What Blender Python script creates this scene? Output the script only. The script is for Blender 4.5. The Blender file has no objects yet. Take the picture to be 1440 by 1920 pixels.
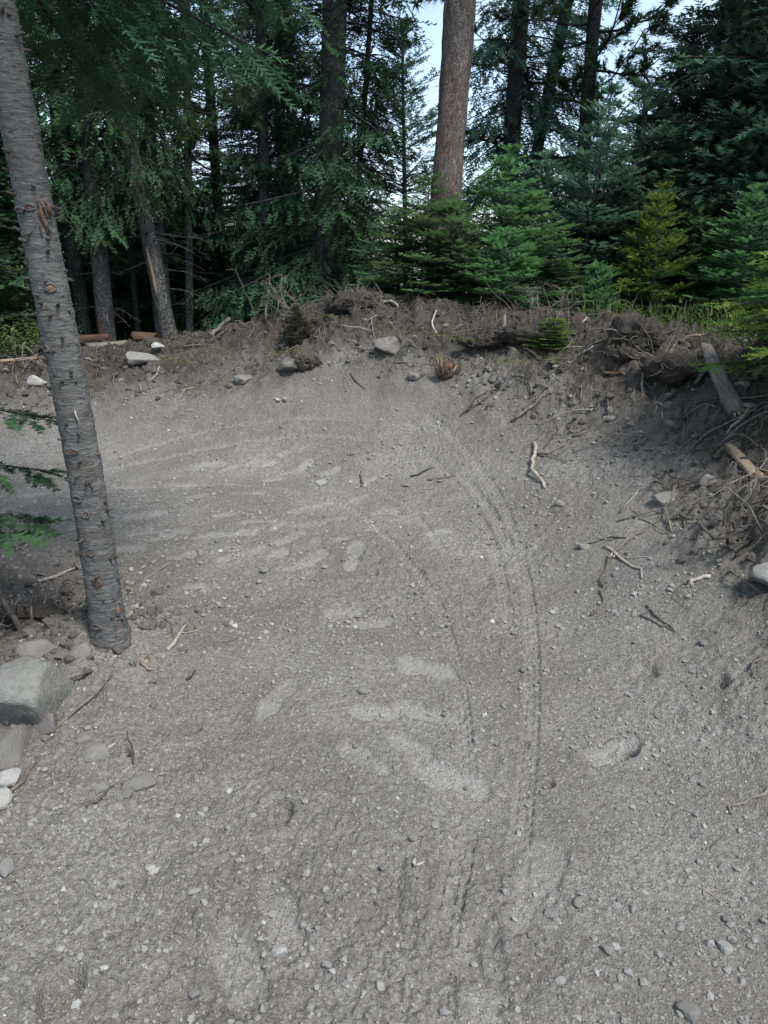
import bpy, bmesh, math, random
import numpy as np
from mathutils import Vector, Matrix

# ---------------------------------------------------------------- camera, sky, sun, exposure
S = bpy.context.scene
C = S.collection
cam_data = bpy.data.cameras.new('camera')
cam = bpy.data.objects.new('camera', cam_data)
C.objects.link(cam)
cam.location = (0.0, 0.0, 1.6)
cam.rotation_euler = (math.radians(70.0), 0.0, 0.0)
cam_data.sensor_fit = 'HORIZONTAL'
cam_data.sensor_width = 36.0
cam_data.lens = 34.5
cam_data.clip_start = 0.05
cam_data.clip_end = 3000.0
S.camera = cam

SUN_EL, SUN_AZ = math.radians(56.0), math.radians(136.0)      # azimuth from +Y towards +X
world = bpy.data.worlds.new('World')
S.world = world
world.use_nodes = True
wn, wl = world.node_tree.nodes, world.node_tree.links
wn.clear()
w_out = wn.new('ShaderNodeOutputWorld')
w_bg = wn.new('ShaderNodeBackground')
w_bg.inputs['Strength'].default_value = 0.15
w_sky = wn.new('ShaderNodeTexSky')
w_sky.sky_type = 'NISHITA'
w_sky.sun_disc = False
w_sky.sun_elevation = SUN_EL
w_sky.sun_rotation = SUN_AZ
w_sky.altitude = 1800
w_sky.air_density = 1.0
w_sky.dust_density = 0.8
w_sky.ozone_density = 1.0
# broken cloud cover: a noise over the direction mixes the blue towards a pale grey white
w_tc = wn.new('ShaderNodeTexCoord')
w_noise = wn.new('ShaderNodeTexNoise')
w_noise.inputs['Scale'].default_value = 3.2
w_noise.inputs['Detail'].default_value = 6
w_ramp = wn.new('ShaderNodeMapRange')
w_ramp.inputs['From Min'].default_value = 0.36
w_ramp.inputs['From Max'].default_value = 0.62
w_mix = wn.new('ShaderNodeMix')
w_mix.data_type = 'RGBA'
wl.new(w_tc.outputs['Generated'], w_noise.inputs['Vector'])
wl.new(w_noise.outputs['Fac'], w_ramp.inputs['Value'])
w_sc = wn.new('ShaderNodeMath'); w_sc.operation = 'MULTIPLY_ADD'
w_sc.inputs[1].default_value = 0.45; w_sc.inputs[2].default_value = 0.22
wl.new(w_ramp.outputs['Result'], w_sc.inputs[0])
wl.new(w_sc.outputs[0], w_mix.inputs['Factor'])
wl.new(w_sky.outputs['Color'], w_mix.inputs['A'])
w_mix.inputs['B'].default_value = (3.9, 4.85, 5.5, 1)
wl.new(w_mix.outputs['Result'], w_bg.inputs['Color'])
wl.new(w_bg.outputs['Background'], w_out.inputs['Surface'])

sun_d = bpy.data.lights.new('sun', 'SUN')
sun_d.energy = 3.0
sun_d.angle = math.radians(15)
sun_d.color = (1.0, 0.95, 0.88)
sun = bpy.data.objects.new('sun', sun_d)
C.objects.link(sun)
to_sun = Vector((math.sin(SUN_AZ)*math.cos(SUN_EL), math.cos(SUN_AZ)*math.cos(SUN_EL), math.sin(SUN_EL)))
sun.rotation_euler = to_sun.to_track_quat('Z', 'Y').to_euler()
sun.location = (3, 6, 20)

S.view_settings.view_transform = 'Standard'
S.view_settings.look = 'None'
S.view_settings.exposure = 0.8
S.view_settings.gamma = 1.0
S.view_settings.use_curve_mapping = False
S.cycles.max_bounces = 6
S.cycles.diffuse_bounces = 3
S.cycles.transparent_max_bounces = 4

# ---------------------------------------------------------------- small helpers
rnd = random.Random(7)

def thing(name, label, cat, loc=(0, 0, 0), group=None, rz=0.0):
    o = bpy.data.objects.new(name, None)
    o.empty_display_size = 0.1
    C.objects.link(o)
    o.location = loc
    o.rotation_euler = (0, 0, rz)
    return tag(o, label, cat, group)

def tag(o, label=None, cat=None, group=None, kind=None):
    if label: o['label'] = label
    if cat: o['category'] = cat
    if group: o['group'] = group
    if kind: o['kind'] = kind
    return o

def mesh_np(name, V, F, smooth=True):
    """triangles (n,3) or quads (n,4) from arrays"""
    V = np.asarray(V, np.float32); F = np.asarray(F, np.int32)
    k = F.shape[1]
    me = bpy.data.meshes.new(name)
    me.vertices.add(len(V)); me.vertices.foreach_set('co', V.ravel())
    me.loops.add(F.size); me.loops.foreach_set('vertex_index', F.ravel())
    me.polygons.add(len(F))
    me.polygons.foreach_set('loop_start', np.arange(0, F.size, k, dtype=np.int32))
    me.polygons.foreach_set('loop_total', np.full(len(F), k, np.int32))
    me.polygons.foreach_set('use_smooth', np.full(len(F), smooth, bool))
    me.update(calc_edges=True)
    me.validate()
    return me

def link(name, me, mat, parent=None, loc=(0, 0, 0)):
    o = bpy.data.objects.new(name, me)
    C.objects.link(o)
    o.location = loc
    if mat is not None and len(me.materials) == 0:
        me.materials.append(mat)
    if parent is not None: o.parent = parent
    return o

# ---------------------------------------------------------------- noise
def h2(ix, iy, seed):
    n = (ix*374761393 + iy*668265263 + seed*974126177) & 0xffffffff
    n = ((n ^ (n >> 13))*1274126177) & 0xffffffff
    n = ((n ^ (n >> 15))*668265263) & 0xffffffff
    return ((n ^ (n >> 16)) & 0xffff)/65535.0

def vn(x, y, seed=0):
    x = np.asarray(x, float); y = np.asarray(y, float)
    ix = np.floor(x).astype(np.int64); iy = np.floor(y).astype(np.int64)
    fx = x-ix; fy = y-iy
    fx = fx*fx*fx*(fx*(fx*6-15)+10); fy = fy*fy*fy*(fy*(fy*6-15)+10)
    a = h2(ix, iy, seed); b = h2(ix+1, iy, seed); c = h2(ix, iy+1, seed); d = h2(ix+1, iy+1, seed)
    return (a+(b-a)*fx)+((c+(d-c)*fx)-(a+(b-a)*fx))*fy       # 0..1

def fbm(x, y, seed=0, oct=4, gain=0.5):
    s = 0.0; a = 1.0; t = 0.0
    for i in range(oct):
        c, n = math.cos(0.7*i+seed), math.sin(0.7*i+seed)
        s = s + a*(vn((x*c-y*n)*2**i, (x*n+y*c)*2**i, seed*17+i)-0.5); t += a; a *= gain
    return s/t*2                                              # about -1..1

def sst(a, b, x):
    t = np.clip((x-a)/(b-a), 0, 1)
    return t*t*(3-2*t)

# ---------------------------------------------------------------- terrain
TOE = np.array([(-14, 4.3, 1.6, .38), (-8, 4.9, 1.6, .38), (-3.0, 5.5, 1.6, .46), (-1.8, 5.65, 2.0, .74), (-.5, 5.45, 2.0, 1.12),
                (.3, 5.1, 2.0, 1.02), (.85, 4.5, 2.0, .90), (1.12, 3.6, 1.9, .95), (1.2, 2.0, 2.0, .92), (1.3, -1, 2.0, .9), (1.5, -8, 2, .8)])
for _ in range(3):                                            # corner cutting
    q = np.empty((2*(len(TOE)-1), 4)); q[0::2] = .75*TOE[:-1]+.25*TOE[1:]; q[1::2] = .25*TOE[:-1]+.75*TOE[1:]
    TOE = q

def berm(x, y):
    best = np.full(x.shape, 1e9); sg = np.ones(x.shape); W = np.zeros(x.shape); hh = np.zeros(x.shape)
    for a, b in zip(TOE[:-1], TOE[1:]):
        dx, dy = b[0]-a[0], b[1]-a[1]
        t = np.clip(((x-a[0])*dx+(y-a[1])*dy)/(dx*dx+dy*dy), 0, 1)
        ex, ey = x-(a[0]+t*dx), y-(a[1]+t*dy)
        d = ex*ex+ey*ey
        m = d < best
        best = np.where(m, d, best)
        sg = np.where(m, np.where(dx*ey-dy*ex >= 0, 1.0, -1.0), sg)
        W = np.where(m, a[2]+t*(b[2]-a[2]), W); hh = np.where(m, a[3]+t*(b[3]-a[3]), hh)
    return np.sqrt(best)*sg, W, hh

def base_height(x, y):
    """smooth shape of the ground: flat trail, banked turn, crest, forest floor. returns z, t (0 toe .. 1 crest)"""
    d, W, hh = berm(x, y)
    t = (d+.45)/(W+.45)
    tt = np.clip(t, 0, 1)
    z = hh*np.sin(np.pi/2*tt**1.55)
    e = np.clip(d-W, 0, None)
    zf = 0.30-0.012*e+0.10*fbm(x*.35, y*.35, 5, 2)
    zf = zf-np.clip(e-9, 0, None)*0.03
    z = np.where(e > 0, hh+(zf-hh)*sst(0.05, 1.9, e), z)
    # left verge by the near tree: a low shoulder
    z = z+0.10*np.exp(-(((x+1.25)/.45)**2+((y-2.55)/.5)**2))+0.22*sst(-1.4, -2.8, x)*sst(4.6, 3.4, y)+.07*np.exp(-(((x+1.16)/.17)**2+((y-2.76)/.15)**2))
    z = z+.12*np.exp(-(((x+.35)/.55)**2+((y-7.3)/.5)**2))+.14*np.exp(-(((x-1.80)/.25)**2+((y-5.6)/.3)**2))-.12*np.exp(-(((x-1.95)/.22)**2+((y-4.95)/.22)**2))
    return z, t

def masks(x, y, t):
    """roughness and humus cover of the soil: 0 on the packed trail, 1 on the loose spoil of the crest"""
    n = fbm(x*1.3, y*1.3, 11, 4)
    right = sst(.8, 1.9, x)
    s = t+.18*n+.22*right
    rough = sst(.34, .78, s)
    hum = sst(.26, .86, s-.06*right+.14*fbm(x*5, y*5, 12, 4))
    verge = sst(-.85, -1.7, x+.25*fbm(x*2, y*2, 13, 3))*sst(4.4, 3.0, y)
    return np.maximum(rough, .55*verge), np.maximum(hum, .6*verge)

# shoe prints: x, y, heading (radians, 0 = away from the camera), length, depth
PRINTS = [
 ((0.213, 1.914), -1.1, .29, 1.0), ((0.154, 2.253), -1.25, .27, .9), ((-0.029, 2.253), -1.5, .24, .8), ((0.171, 2.554), -1.1, .28, .8),
 ((-0.053, 2.003), -.9, .26, .7), ((0.082, 2.077), -.9, .22, .6), ((-0.256, 1.395), -.3, .28, 1.0), ((0.238, 1.253), .1, .28, .8), ((0.207, 1.313), .2, .2, .6),
 ((-0.344, 1.259), -.5, .3, .9), ((0.427, 1.541), .5, .3, .6), ((0.366, 1.441), .4, .2, .5), ((0.764, 2.027), 1.2, .25, 1.1),
 ((-0.157, 3.780), .1, .27, .7), ((-0.466, 4.141), 1.3, .27, .6), ((-0.509, 4.408), .8, .26, .6), ((-0.587, 3.726), .3, .27, .7), ((-0.748, 4.197), 1.4, .27, .6),
 ((-1.222, 4.073), 1.3, .28, .7), ((-1.012, 3.990), 1.2, .26, .6), ((-1.445, 4.353), 1.3, .28, .6), ((-1.726, 4.871), 1.4, .27, .6), ((-1.410, 4.941), 1.4, .27, .6),
 ((-1.284, 5.326), 1.4, .27, .6), ((-0.916, 5.291), 1.4, .27, .6), ((-0.691, 5.431), 1.1, .26, .6), ((-0.454, 4.976), 1.0, .2, .6), ((-0.661, 5.136), 1.2, .2, .6),
 ((0.000, 4.352), 1.2, .26, .7), ((-0.388, 5.126), 1.2, .2, .5), ((-0.143, 4.654), .9, .2, .5), ((-0.378, 3.684), .6, .26, .5), ((-1.417, 3.756), 1.2, .27, .5),
 ((-1.091, 3.689), 1.0, .26, .5), ((-0.171, 3.611), .2, .2, .8), ((-0.834, 4.036), 1.2, .24, .5), ((-0.172, 3.025), 1.2, .24, .6), ((-0.893, 3.281), 1.4, .2, 1.0),
 ((-0.396, 2.332), .4, .25, .6), ((-0.048, 2.918), 1.3, .25, .5), ((0.315, 4.036), 1.2, .24, .8), ((-1.619, 4.273), 1.3, .25, .5), ((-1.779, 4.088), 1.3, .25, .5), ((-2.380, 4.714), 1.3, .25, .5),
 ((-1.150, 5.252), 1.0, .2, .7), ((-0.782, 5.026), 1.2, .2, .6), ((-0.903, 4.727), 1.4, .24, .5), ((-0.382, 4.523), .7, .2, .7), ((-0.539, 3.945), .9, .24, .6), ((-0.711, 3.764), .5, .2, .6), ((-0.393, 3.856), .2, .2, .6), ((-1.000, 4.315), 1.3, .2, .6), ((-1.304, 3.974), 1.0, .22, .6),
 ((-0.626, 4.135), .3, .2, .5), ((-0.280, 4.248), 1.1, .2, .6), ((-0.452, 3.565), 1.2, .24, .6), ((-0.839, 3.668), .8, .2, .6), ((-1.426, 4.065), 1.2, .2, .5), ((-1.253, 4.680), 1.2, .2, .5), ((-0.112, 4.933), .8, .18, .5), ((-0.573, 5.243), .6, .18, .6), ((-0.245, 3.917), 1.0, .2, .5)]

# tyre tracks: centre lines on the ground
TRACKS = [
 [(0.210, 5.720), (0.348, 5.565), (0.485, 5.357), (0.606, 5.054), (0.702, 4.664), (0.752, 4.241), (0.741, 3.689), (0.693, 3.144), (0.600, 2.565), (0.495, 2.071), (0.400, 1.693), (0.334, 1.407)],
 [(0.129, 5.411), (0.311, 5.187), (0.474, 4.799), (0.594, 4.272), (0.616, 3.726), (0.586, 3.244), (0.550, 2.860), (0.503, 2.525)],
 [(-2.004, 5.072), (-1.399, 4.972), (-0.895, 4.896), (-0.433, 4.718), (-0.134, 4.328), (0.060, 3.828), (0.191, 3.425), (0.265, 3.020), (0.286, 2.651), (0.288, 2.279), (0.277, 2.021), (0.258, 1.782)],
 [(-0.307, 5.056), (-0.112, 4.891), (0.053, 4.651), (0.170, 4.411), (0.270, 4.088), (0.367, 3.565)],
 [(-2.184, 5.422), (-1.793, 5.722), (-1.386, 5.844), (-0.949, 5.842), (-0.512, 5.792), (-0.168, 5.676)],
 [(-2.154, 5.274), (-1.729, 5.480), (-1.257, 5.615), (-0.835, 5.617), (-0.289, 5.549), (0.000, 5.419)],
 [(0.271, 1.827), (0.212, 1.606), (0.160, 1.409), (0.112, 1.199), (0.094, 1.137)],
 [(0.451, 1.696), (0.434, 1.439), (0.421, 1.206)],
 [(0.517, 4.894), (0.635, 4.483), (0.693, 4.053), (0.696, 3.642), (0.671, 3.208)]]
TRACK_STYLE = [(.029, .58, .046), (.027, .5, .044), (.027, .66, .046), (.027, .7, .045), (.025, 1.1, .055), (.026, 1.3, .055), (.038, .7, .050), (.036, .4, .045), (.030, .8, .038)]

def smooth_line(pts, step=.03):
    p = np.array(pts, float)
    for _ in range(3):
        q = np.empty((2*len(p), 2)); q[0] = p[0]; q[-1] = p[-1]
        q[1:-1:2] = .75*p[:-1]+.25*p[1:]; q[2:-1:2] = .25*p[:-1]+.75*p[1:]
        p = q
    s = np.concatenate([[0], np.cumsum(np.hypot(*np.diff(p, axis=0).T))])
    u = np.arange(0, s[-1], step)
    return np.stack([np.interp(u, s, p[:, 0]), np.interp(u, s, p[:, 1])], 1)

def detail(x, y, t, rough, packed):
    """centimetre relief added to the smooth shape"""
    loose = (1-.8*packed)*(.45+1.0*sst(-.25, .35, fbm(x*1.1+3, y*1.1, 29, 3)))
    z = .028*fbm(x*1.5, y*1.5, 21, 3)
    z = z+loose*(.011*fbm(x*11, y*11, 22, 3)+.013*np.abs(fbm(x*26, y*26, 23, 3))+.008*np.abs(fbm(x*58, y*58, 30, 2)))
    r1 = np.abs(fbm(x*3.1, y*3.1, 24, 3)); r2 = np.abs(fbm(x*9, y*9, 25, 3)); r3 = fbm(x*26, y*26, 26, 3)
    z = z+rough*(.13*(r1-.25)+.085*(r2-.2)+.036*r3+.016*fbm(x*60, y*60, 28, 2))
    # drag marks running down the bank
    d = sst(.15, .45, t)*sst(1.0, .7, t)
    z = z+d*.012*fbm(x*9+y*3, y*2.2-x*1.2, 27, 3)
    return z

def height(x, y):
    x = np.atleast_1d(np.asarray(x, float)); y = np.atleast_1d(np.asarray(y, float))
    z, t = base_height(x, y)
    r, h = masks(x, y, t)
    return z+detail(x, y, t, r, 0)

def gz(x, y): return float(height(x, y)[0])

# fine sheet: rows of constant y, columns spread with distance so that the nearest soil is finest
ys = [.35]
while ys[-1] < 11.5:
    yy = ys[-1]
    ys.append(yy+((.0052+.0022*max(0, yy-.8)) if yy < 4 else (.0115 if yy < 8.4 else .0115+.03*(yy-8.4))))
ys = np.array(ys); NC = 740
sc_ = np.linspace(-1, 1, NC); sc_ = sc_*(.72+.28*sc_**2)
GX = sc_[None, :]*(.55*ys[:, None]+1.15)+.0*ys[:, None]
GY = np.repeat(ys[:, None], NC, 1)
zb, tb = base_height(GX, GY)
rough, hum = masks(GX, GY, tb)
packed = np.zeros_like(GX); imprint = np.zeros_like(GX); track_m = np.zeros_like(GX)
for (px, py), ang, ln, dep in PRINTS:
    dep = dep*(.55 if py < 2.0 else .8)
    i0, i1 = np.searchsorted(ys, [py-.3, py+.3])
    X, Y = GX[i0:i1]-px, GY[i0:i1]-py
    ca, sa = math.cos(ang), math.sin(ang)
    u, v = X*ca-Y*sa, X*sa+Y*ca                               # v along the sole
    wob = .014*fbm((X+px)*11, (Y+py)*11, 31, 3)
    ln = ln*.88; half_w = ln*.225*(1-.18*np.exp(-((v/ln+.08)/.16)**2))     # waist of the sole
    r = np.sqrt((np.abs(u)/half_w)**2+(np.abs(v)/(ln*.5))**2)**.9+wob*26
    m = sst(1.15, .85, r); rim = np.exp(-((r-1.18)/.16)**2)
    patch = sst(-.3, .5, fbm((X+px)*8, (Y+py)*8, 33, 4)+.22)
    packed[i0:i1] = np.maximum(packed[i0:i1], (.85 if py > 1.9 else .6)*m*(.38+.60*patch)*min(1, .5+.3*dep))
    imprint[i0:i1] += dep*(-.016*m+.009*rim-.004*m*sst(.1, .5, v/ln)+.0022*m*np.sin(v*2*math.pi/.022)*(1-patch*.7))
TR = [smooth_line(tk) for tk in TRACKS]
for ti, (L, (hw, dep, per)) in enumerate(zip(TR, TRACK_STYLE)):
    best = {}
    s = 0.0
    U = np.full(GX.shape, 9.0, np.float32); Vv = np.zeros(GX.shape, np.float32)
    for a, b in zip(L[:-1], L[1:]):
        dx, dy = b-a; l = math.hypot(dx, dy)
        i0, i1 = np.searchsorted(ys, [min(a[1], b[1])-.09, max(a[1], b[1])+.09])
        if i1 > i0:
            # columns: use the mean row to bracket
            xr = GX[i0:i1]
            j0 = max(0, int(np.min([np.searchsorted(xr[0], min(a[0], b[0])-.1), np.searchsorted(xr[-1], min(a[0], b[0])-.1)]))-1)
            j1 = int(np.max([np.searchsorted(xr[0], max(a[0], b[0])+.1), np.searchsorted(xr[-1], max(a[0], b[0])+.1)]))+1
            X, Y = GX[i0:i1, j0:j1]-a[0], GY[i0:i1, j0:j1]-a[1]
            tt = np.clip((X*dx+Y*dy)/(l*l), 0, 1)
            ex, ey = X-tt*dx, Y-tt*dy
            u = np.hypot(ex, ey)
            m = u < np.abs(U[i0:i1, j0:j1])
            sgn = np.where(dx*ey-dy*ex > 0, 1, -1)
            U[i0:i1, j0:j1] = np.where(m, u*sgn, U[i0:i1, j0:j1]); Vv[i0:i1, j0:j1] = np.where(m, s+tt*l, Vv[i0:i1, j0:j1])
        s += l
    A = np.abs(U)
    on = A < .12
    x_, y_ = GX[on], GY[on]; a_, u_, v_ = A[on], U[on], Vv[on]
    fade = sst(-.5, .15, fbm(x_*2.2, y_*2.2, 40+ti, 2)+.25)*sst(0, .25, v_)*sst(s, s-.35, v_)
    groove = sst(hw*1.12, hw*.80, a_)
    f = v_/per
    centre = sst(.45*hw, .32*hw, a_)*(np.abs((f % 1)-.5) < .27)
    side = sst(.50*hw, .58*hw, a_)*sst(1.05*hw, .95*hw, a_)*(np.abs(((f+.5) % 1)-.5) < .26)
    knob = np.maximum(centre, side)
    ridge = np.exp(-((a_-hw*1.3)/(hw*.26))**2)
    imprint[on] += dep*fade*(-.004*groove-.015*knob+.005*ridge)
    track_m[on] = np.maximum(track_m[on], dep*fade*groove)
GZ = zb+detail(GX, GY, tb, rough, np.clip(packed+.35*track_m, 0, 1))+imprint
# sharp small dents and pits in the trail
for (px, py), rr, dd in [((0.817, 2.029), .035, .05), ((0.996, 2.427), .055, .02), ((1.210, 2.263), .03, .04), ((0.525, 1.901), .02, .025), ((-0.320, 1.764), .06, .035),
                         ((-0.732, 1.187), .06, .03), ((0.482, 2.089), .02, .015), ((-0.878, 3.272), .05, .02), ((-0.055, 3.470), .03, .02), ((-0.422, 2.864), .05, .015)]:
    i0, i1 = np.searchsorted(ys, [py-.3, py+.3])
    r = np.hypot((GX[i0:i1]-px)*(1+.5*vn(GX[i0:i1]*20, GY[i0:i1]*20, 3)), GY[i0:i1]-py)/rr
    GZ[i0:i1] -= dd*sst(1.15, .6, r)
    GZ[i0:i1] += .25*dd*np.exp(-((r-1.35)/.3)**2)

NR = len(ys)
def grid_faces(nr, nc):
    a = (np.arange(nr-1)[:, None]*nc+np.arange(nc-1)[None, :]).ravel()
    return np.stack([a, a+1, a+nc+1, a+nc], 1)

def sheet_height(x, y):
    """height of the fine sheet at a point, read from the grid (objects rest on it)"""
    if not (ys[0] < y < ys[-1]): return gz(x, y)
    i = int(np.clip(np.searchsorted(ys, y)-1, 0, NR-2)); f = (y-ys[i])/(ys[i+1]-ys[i])
    def row(k): return np.interp(x, GX[k], GZ[k])
    if abs(x) > abs(GX[i, 0]): return gz(x, y)
    return float(row(i)*(1-f)+row(i+1)*f)

# ---------------------------------------------------------------- materials
def nt(name):
    m = bpy.data.materials.new(name); m.use_nodes = True
    n = m.node_tree.nodes; l = m.node_tree.links
    b = n['Principled BSDF']
    b.inputs['Specular IOR Level'].default_value = 0.2
    b.inputs['Roughness'].default_value = 0.9
    return m, n, l, b

def mixc(n, l, fac, a, b, mode='MIX'):
    m = n.new('ShaderNodeMix'); m.data_type = 'RGBA'; m.blend_type = mode
    for sock, v in (('Factor', fac), ('A', a), ('B', b)):
        if hasattr(v, 'links') or isinstance(v, bpy.types.NodeSocket): l.new(v, m.inputs[sock])
        elif sock == 'Factor': m.inputs[sock].default_value = v
        else: m.inputs[sock].default_value = (*v, 1)
    return m.outputs['Result']

def noise(n, l, scale, detail=4, vec=None, rough=.55):
    t = n.new('ShaderNodeTexNoise'); t.inputs['Scale'].default_value = scale
    t.inputs['Detail'].default_value = detail; t.inputs['Roughness'].default_value = rough
    if vec is not None: l.new(vec, t.inputs['Vector'])
    return t.outputs['Fac']

def rng_(n, l, v, a, b, c=0., d=1.):
    m = n.new('ShaderNodeMapRange'); l.new(v, m.inputs['Value'])
    for k, x in zip(('From Min', 'From Max', 'To Min', 'To Max'), (a, b, c, d)): m.inputs[k].default_value = x
    return m.outputs['Result']

def bump(n, l, b, hgt, strength, dist):
    u = n.new('ShaderNodeBump'); u.inputs['Strength'].default_value = strength; u.inputs['Distance'].default_value = dist
    l.new(hgt, u.inputs['Height']); 
    if b.inputs['Normal'].links: l.new(b.inputs['Normal'].links[0].from_socket, u.inputs['Normal'])
    l.new(u.outputs['Normal'], b.inputs['Normal'])

def attr(n, name):
    a = n.new('ShaderNodeAttribute'); a.attribute_name = name; return a.outputs['Fac']

def pos(n): return n.new('ShaderNodeNewGeometry').outputs['Position']
def objc(n): return n.new('ShaderNodeTexCoord').outputs['Object']
def orand(n): return n.new('ShaderNodeObjectInfo').outputs['Random']

def soil_material():
    m, n, l, b = nt('soil')
    p = pos(n)
    dust = mixc(n, l, rng_(n, l, noise(n, l, 1.5, 6, p, .6), .38, .62), (.200, .187, .167), (.308, .292, .266))
    dust = mixc(n, l, rng_(n, l, noise(n, l, .75, 5, p, .6), .36, .60, .55, 0), dust, (.17, .152, .132))
    dust = mixc(n, l, rng_(n, l, noise(n, l, 60, 4, p), .35, .70), dust, (.150, .135, .118))
    grit = n.new('ShaderNodeTexVoronoi'); grit.inputs['Scale'].default_value = 170; l.new(p, grit.inputs['Vector'])
    gsep = n.new('ShaderNodeSeparateColor'); l.new(grit.outputs['Color'], gsep.inputs[0])
    dust = mixc(n, l, rng_(n, l, gsep.outputs[0], .86, .99, 0, .5), dust, (.42, .405, .38))
    dust = mixc(n, l, rng_(n, l, gsep.outputs[1], .80, .98, 0, .5), dust, (.10, .09, .082))
    dust = mixc(n, l, rng_(n, l, noise(n, l, 3.1, 3, p), .60, .75, 0, .35), dust, (.24, .195, .165))
    pk = attr(n, 'packed')
    dust = mixc(n, l, rng_(n, l, pk, 0, 1, 0, .72), dust, (.40, .384, .358))
    h = attr(n, 'humus')
    dark = mixc(n, l, rng_(n, l, noise(n, l, 14, 5, p), .3, .7), (.034, .028, .023), (.098, .083, .070))
    dark = mixc(n, l, rng_(n, l, noise(n, l, 4.0, 4, p), .62, .78, 0, .5), dark, (.15, .138, .126))
    col = mixc(n, l, h, dust, dark)
    l.new(col, b.inputs['Base Color'])
    b.inputs['Roughness'].default_value = .95
    b.inputs['Specular IOR Level'].default_value = .1
    bump(n, l, b, noise(n, l, 75, 6, p, .65), .9, .014)
    bump(n, l, b, grit.outputs['Distance'], .6, .006)
    return m
M_SOIL = soil_material()

def floor_material():
    m, n, l, b = nt('forest_floor')
    p = pos(n)
    c = mixc(n, l, rng_(n, l, noise(n, l, 1.1, 5, p), .4, .6), (.05, .04, .03), (.045, .07, .025))
    c = mixc(n, l, rng_(n, l, noise(n, l, 13, 5, p), .45, .75), c, (.10, .085, .06))
    l.new(c, b.inputs['Base Color'])
    bump(n, l, b, noise(n, l, 20, 6, p), .8, .08)
    return m
M_FLOOR = floor_material()

def stone_material(name, a, c, dusty):
    m, n, l, b = nt(name)
    p = objc(n); r = orand(n)
    col = mixc(n, l, rng_(n, l, noise(n, l, 9, 5, p), .3, .7), a, c)
    col = mixc(n, l, rng_(n, l, noise(n, l, 50, 3, p), .55, .7, 0, .5), col, tuple(x*.55 for x in a))
    col = mixc(n, l, rng_(n, l, noise(n, l, 3, 4, p), .45, .7, 0, dusty), col, (.23, .215, .20))
    hs = n.new('ShaderNodeHueSaturation'); l.new(col, hs.inputs['Color']); l.new(rng_(n, l, r, 0, 1, .8, 1.2), hs.inputs['Value'])
    l.new(hs.outputs[0], b.inputs['Base Color'])
    b.inputs['Roughness'].default_value = .85
    bump(n, l, b, noise(n, l, 18, 7, p, .6), .6, .03)
    return m
M_STONE = stone_material('stone_grey', (.185, .178, .162), (.30, .29, .27), .75)
M_PALE = stone_material('stone_pale', (.37, .36, .335), (.50, .485, .455), .45)
M_GREEN = stone_material('stone_lichen', (.15, .155, .135), (.25, .25, .225), .9)
M_DUSTY = stone_material('stone_dusty', (.195, .182, .163), (.25, .235, .212), 1.0)

def gravel_material():
    m, n, l, b = nt('gravel')
    t = attr(n, 'tone')
    r = n.new('ShaderNodeValToRGB'); l.new(t, r.inputs[0])
    e = r.color_ramp.elements; e[0].position = 0; e[0].color = (.10, .092, .085, 1); e[1].position = 1; e[1].color = (.50, .49, .47, 1)
    for q, c in ((.35, (.215, .203, .19, 1)), (.75, (.275, .265, .25, 1)), (.93, (.36, .35, .33, 1))):
        k = e.new(q); k.color = c
    l.new(mixc(n, l, rng_(n, l, noise(n, l, 130, 3, pos(n)), .4, .7, 0, .5), r.outputs[0], (.18, .17, .16)), b.inputs['Base Color'])
    bump(n, l, b, noise(n, l, 220, 3, pos(n)), .5, .004)
    return m
M_GRAVEL = gravel_material()

def clod_material():
    m, n, l, b = nt('soil_clod')
    t = attr(n, 'tone'); p = pos(n)
    c = mixc(n, l, t, (.034, .029, .025), (.15, .136, .123))
    c = mixc(n, l, rng_(n, l, noise(n, l, 60, 4, p), .4, .7, 0, .6), c, (.09, .078, .068))
    l.new(c, b.inputs['Base Color'])
    bump(n, l, b, noise(n, l, 90, 4, p), .8, .01)
    return m
M_CLOD = clod_material()

def wood_material(name, a, c, d, stretch=(1, 1, .12), scale=22):
    m, n, l, b = nt(name)
    mp = n.new('ShaderNodeMapping'); l.new(objc(n), mp.inputs['Vector']); mp.inputs['Scale'].default_value = stretch
    v = mp.outputs['Vector']
    col = mixc(n, l, rng_(n, l, noise(n, l, scale, 5, v), .3, .7), a, c)
    col = mixc(n, l, rng_(n, l, noise(n, l, scale*2.3, 4, v), .5, .75), col, d)
    hs = n.new('ShaderNodeHueSaturation'); l.new(col, hs.inputs['Color']); l.new(rng_(n, l, orand(n), 0, 1, .7, 1.25), hs.inputs['Value'])
    l.new(hs.outputs[0], b.inputs['Base Color'])
    bump(n, l, b, noise(n, l, scale*1.5, 6, v, .65), .7, .012)
    return m
M_TWIG = wood_material('twig_brown', (.10, .085, .07), (.21, .185, .155), (.06, .05, .042))
M_BLEACH = wood_material('twig_bleached', (.25, .22, .18), (.38, .34, .285), (.15, .13, .10))
M_DARKWOOD = wood_material('twig_dark', (.045, .04, .036), (.10, .09, .08), (.03, .026, .023))
M_LOG = wood_material('log_weathered', (.115, .10, .087), (.22, .195, .17), (.04, .033, .028), (1, 1, .08), 22)
M_ROT = wood_material('wood_rotten_orange', (.075, .045, .032), (.135, .082, .054), (.035, .025, .02), (1, 1, .2), 20)
M_TAN = wood_material('wood_tan', (.20, .15, .105), (.30, .235, .165), (.09, .06, .04), (1, 1, .12), 20)
M_ORANGE = wood_material('wood_wound', (.12, .062, .040), (.20, .115, .072), (.06, .036, .027), (1, 1, .3), 30)

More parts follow.
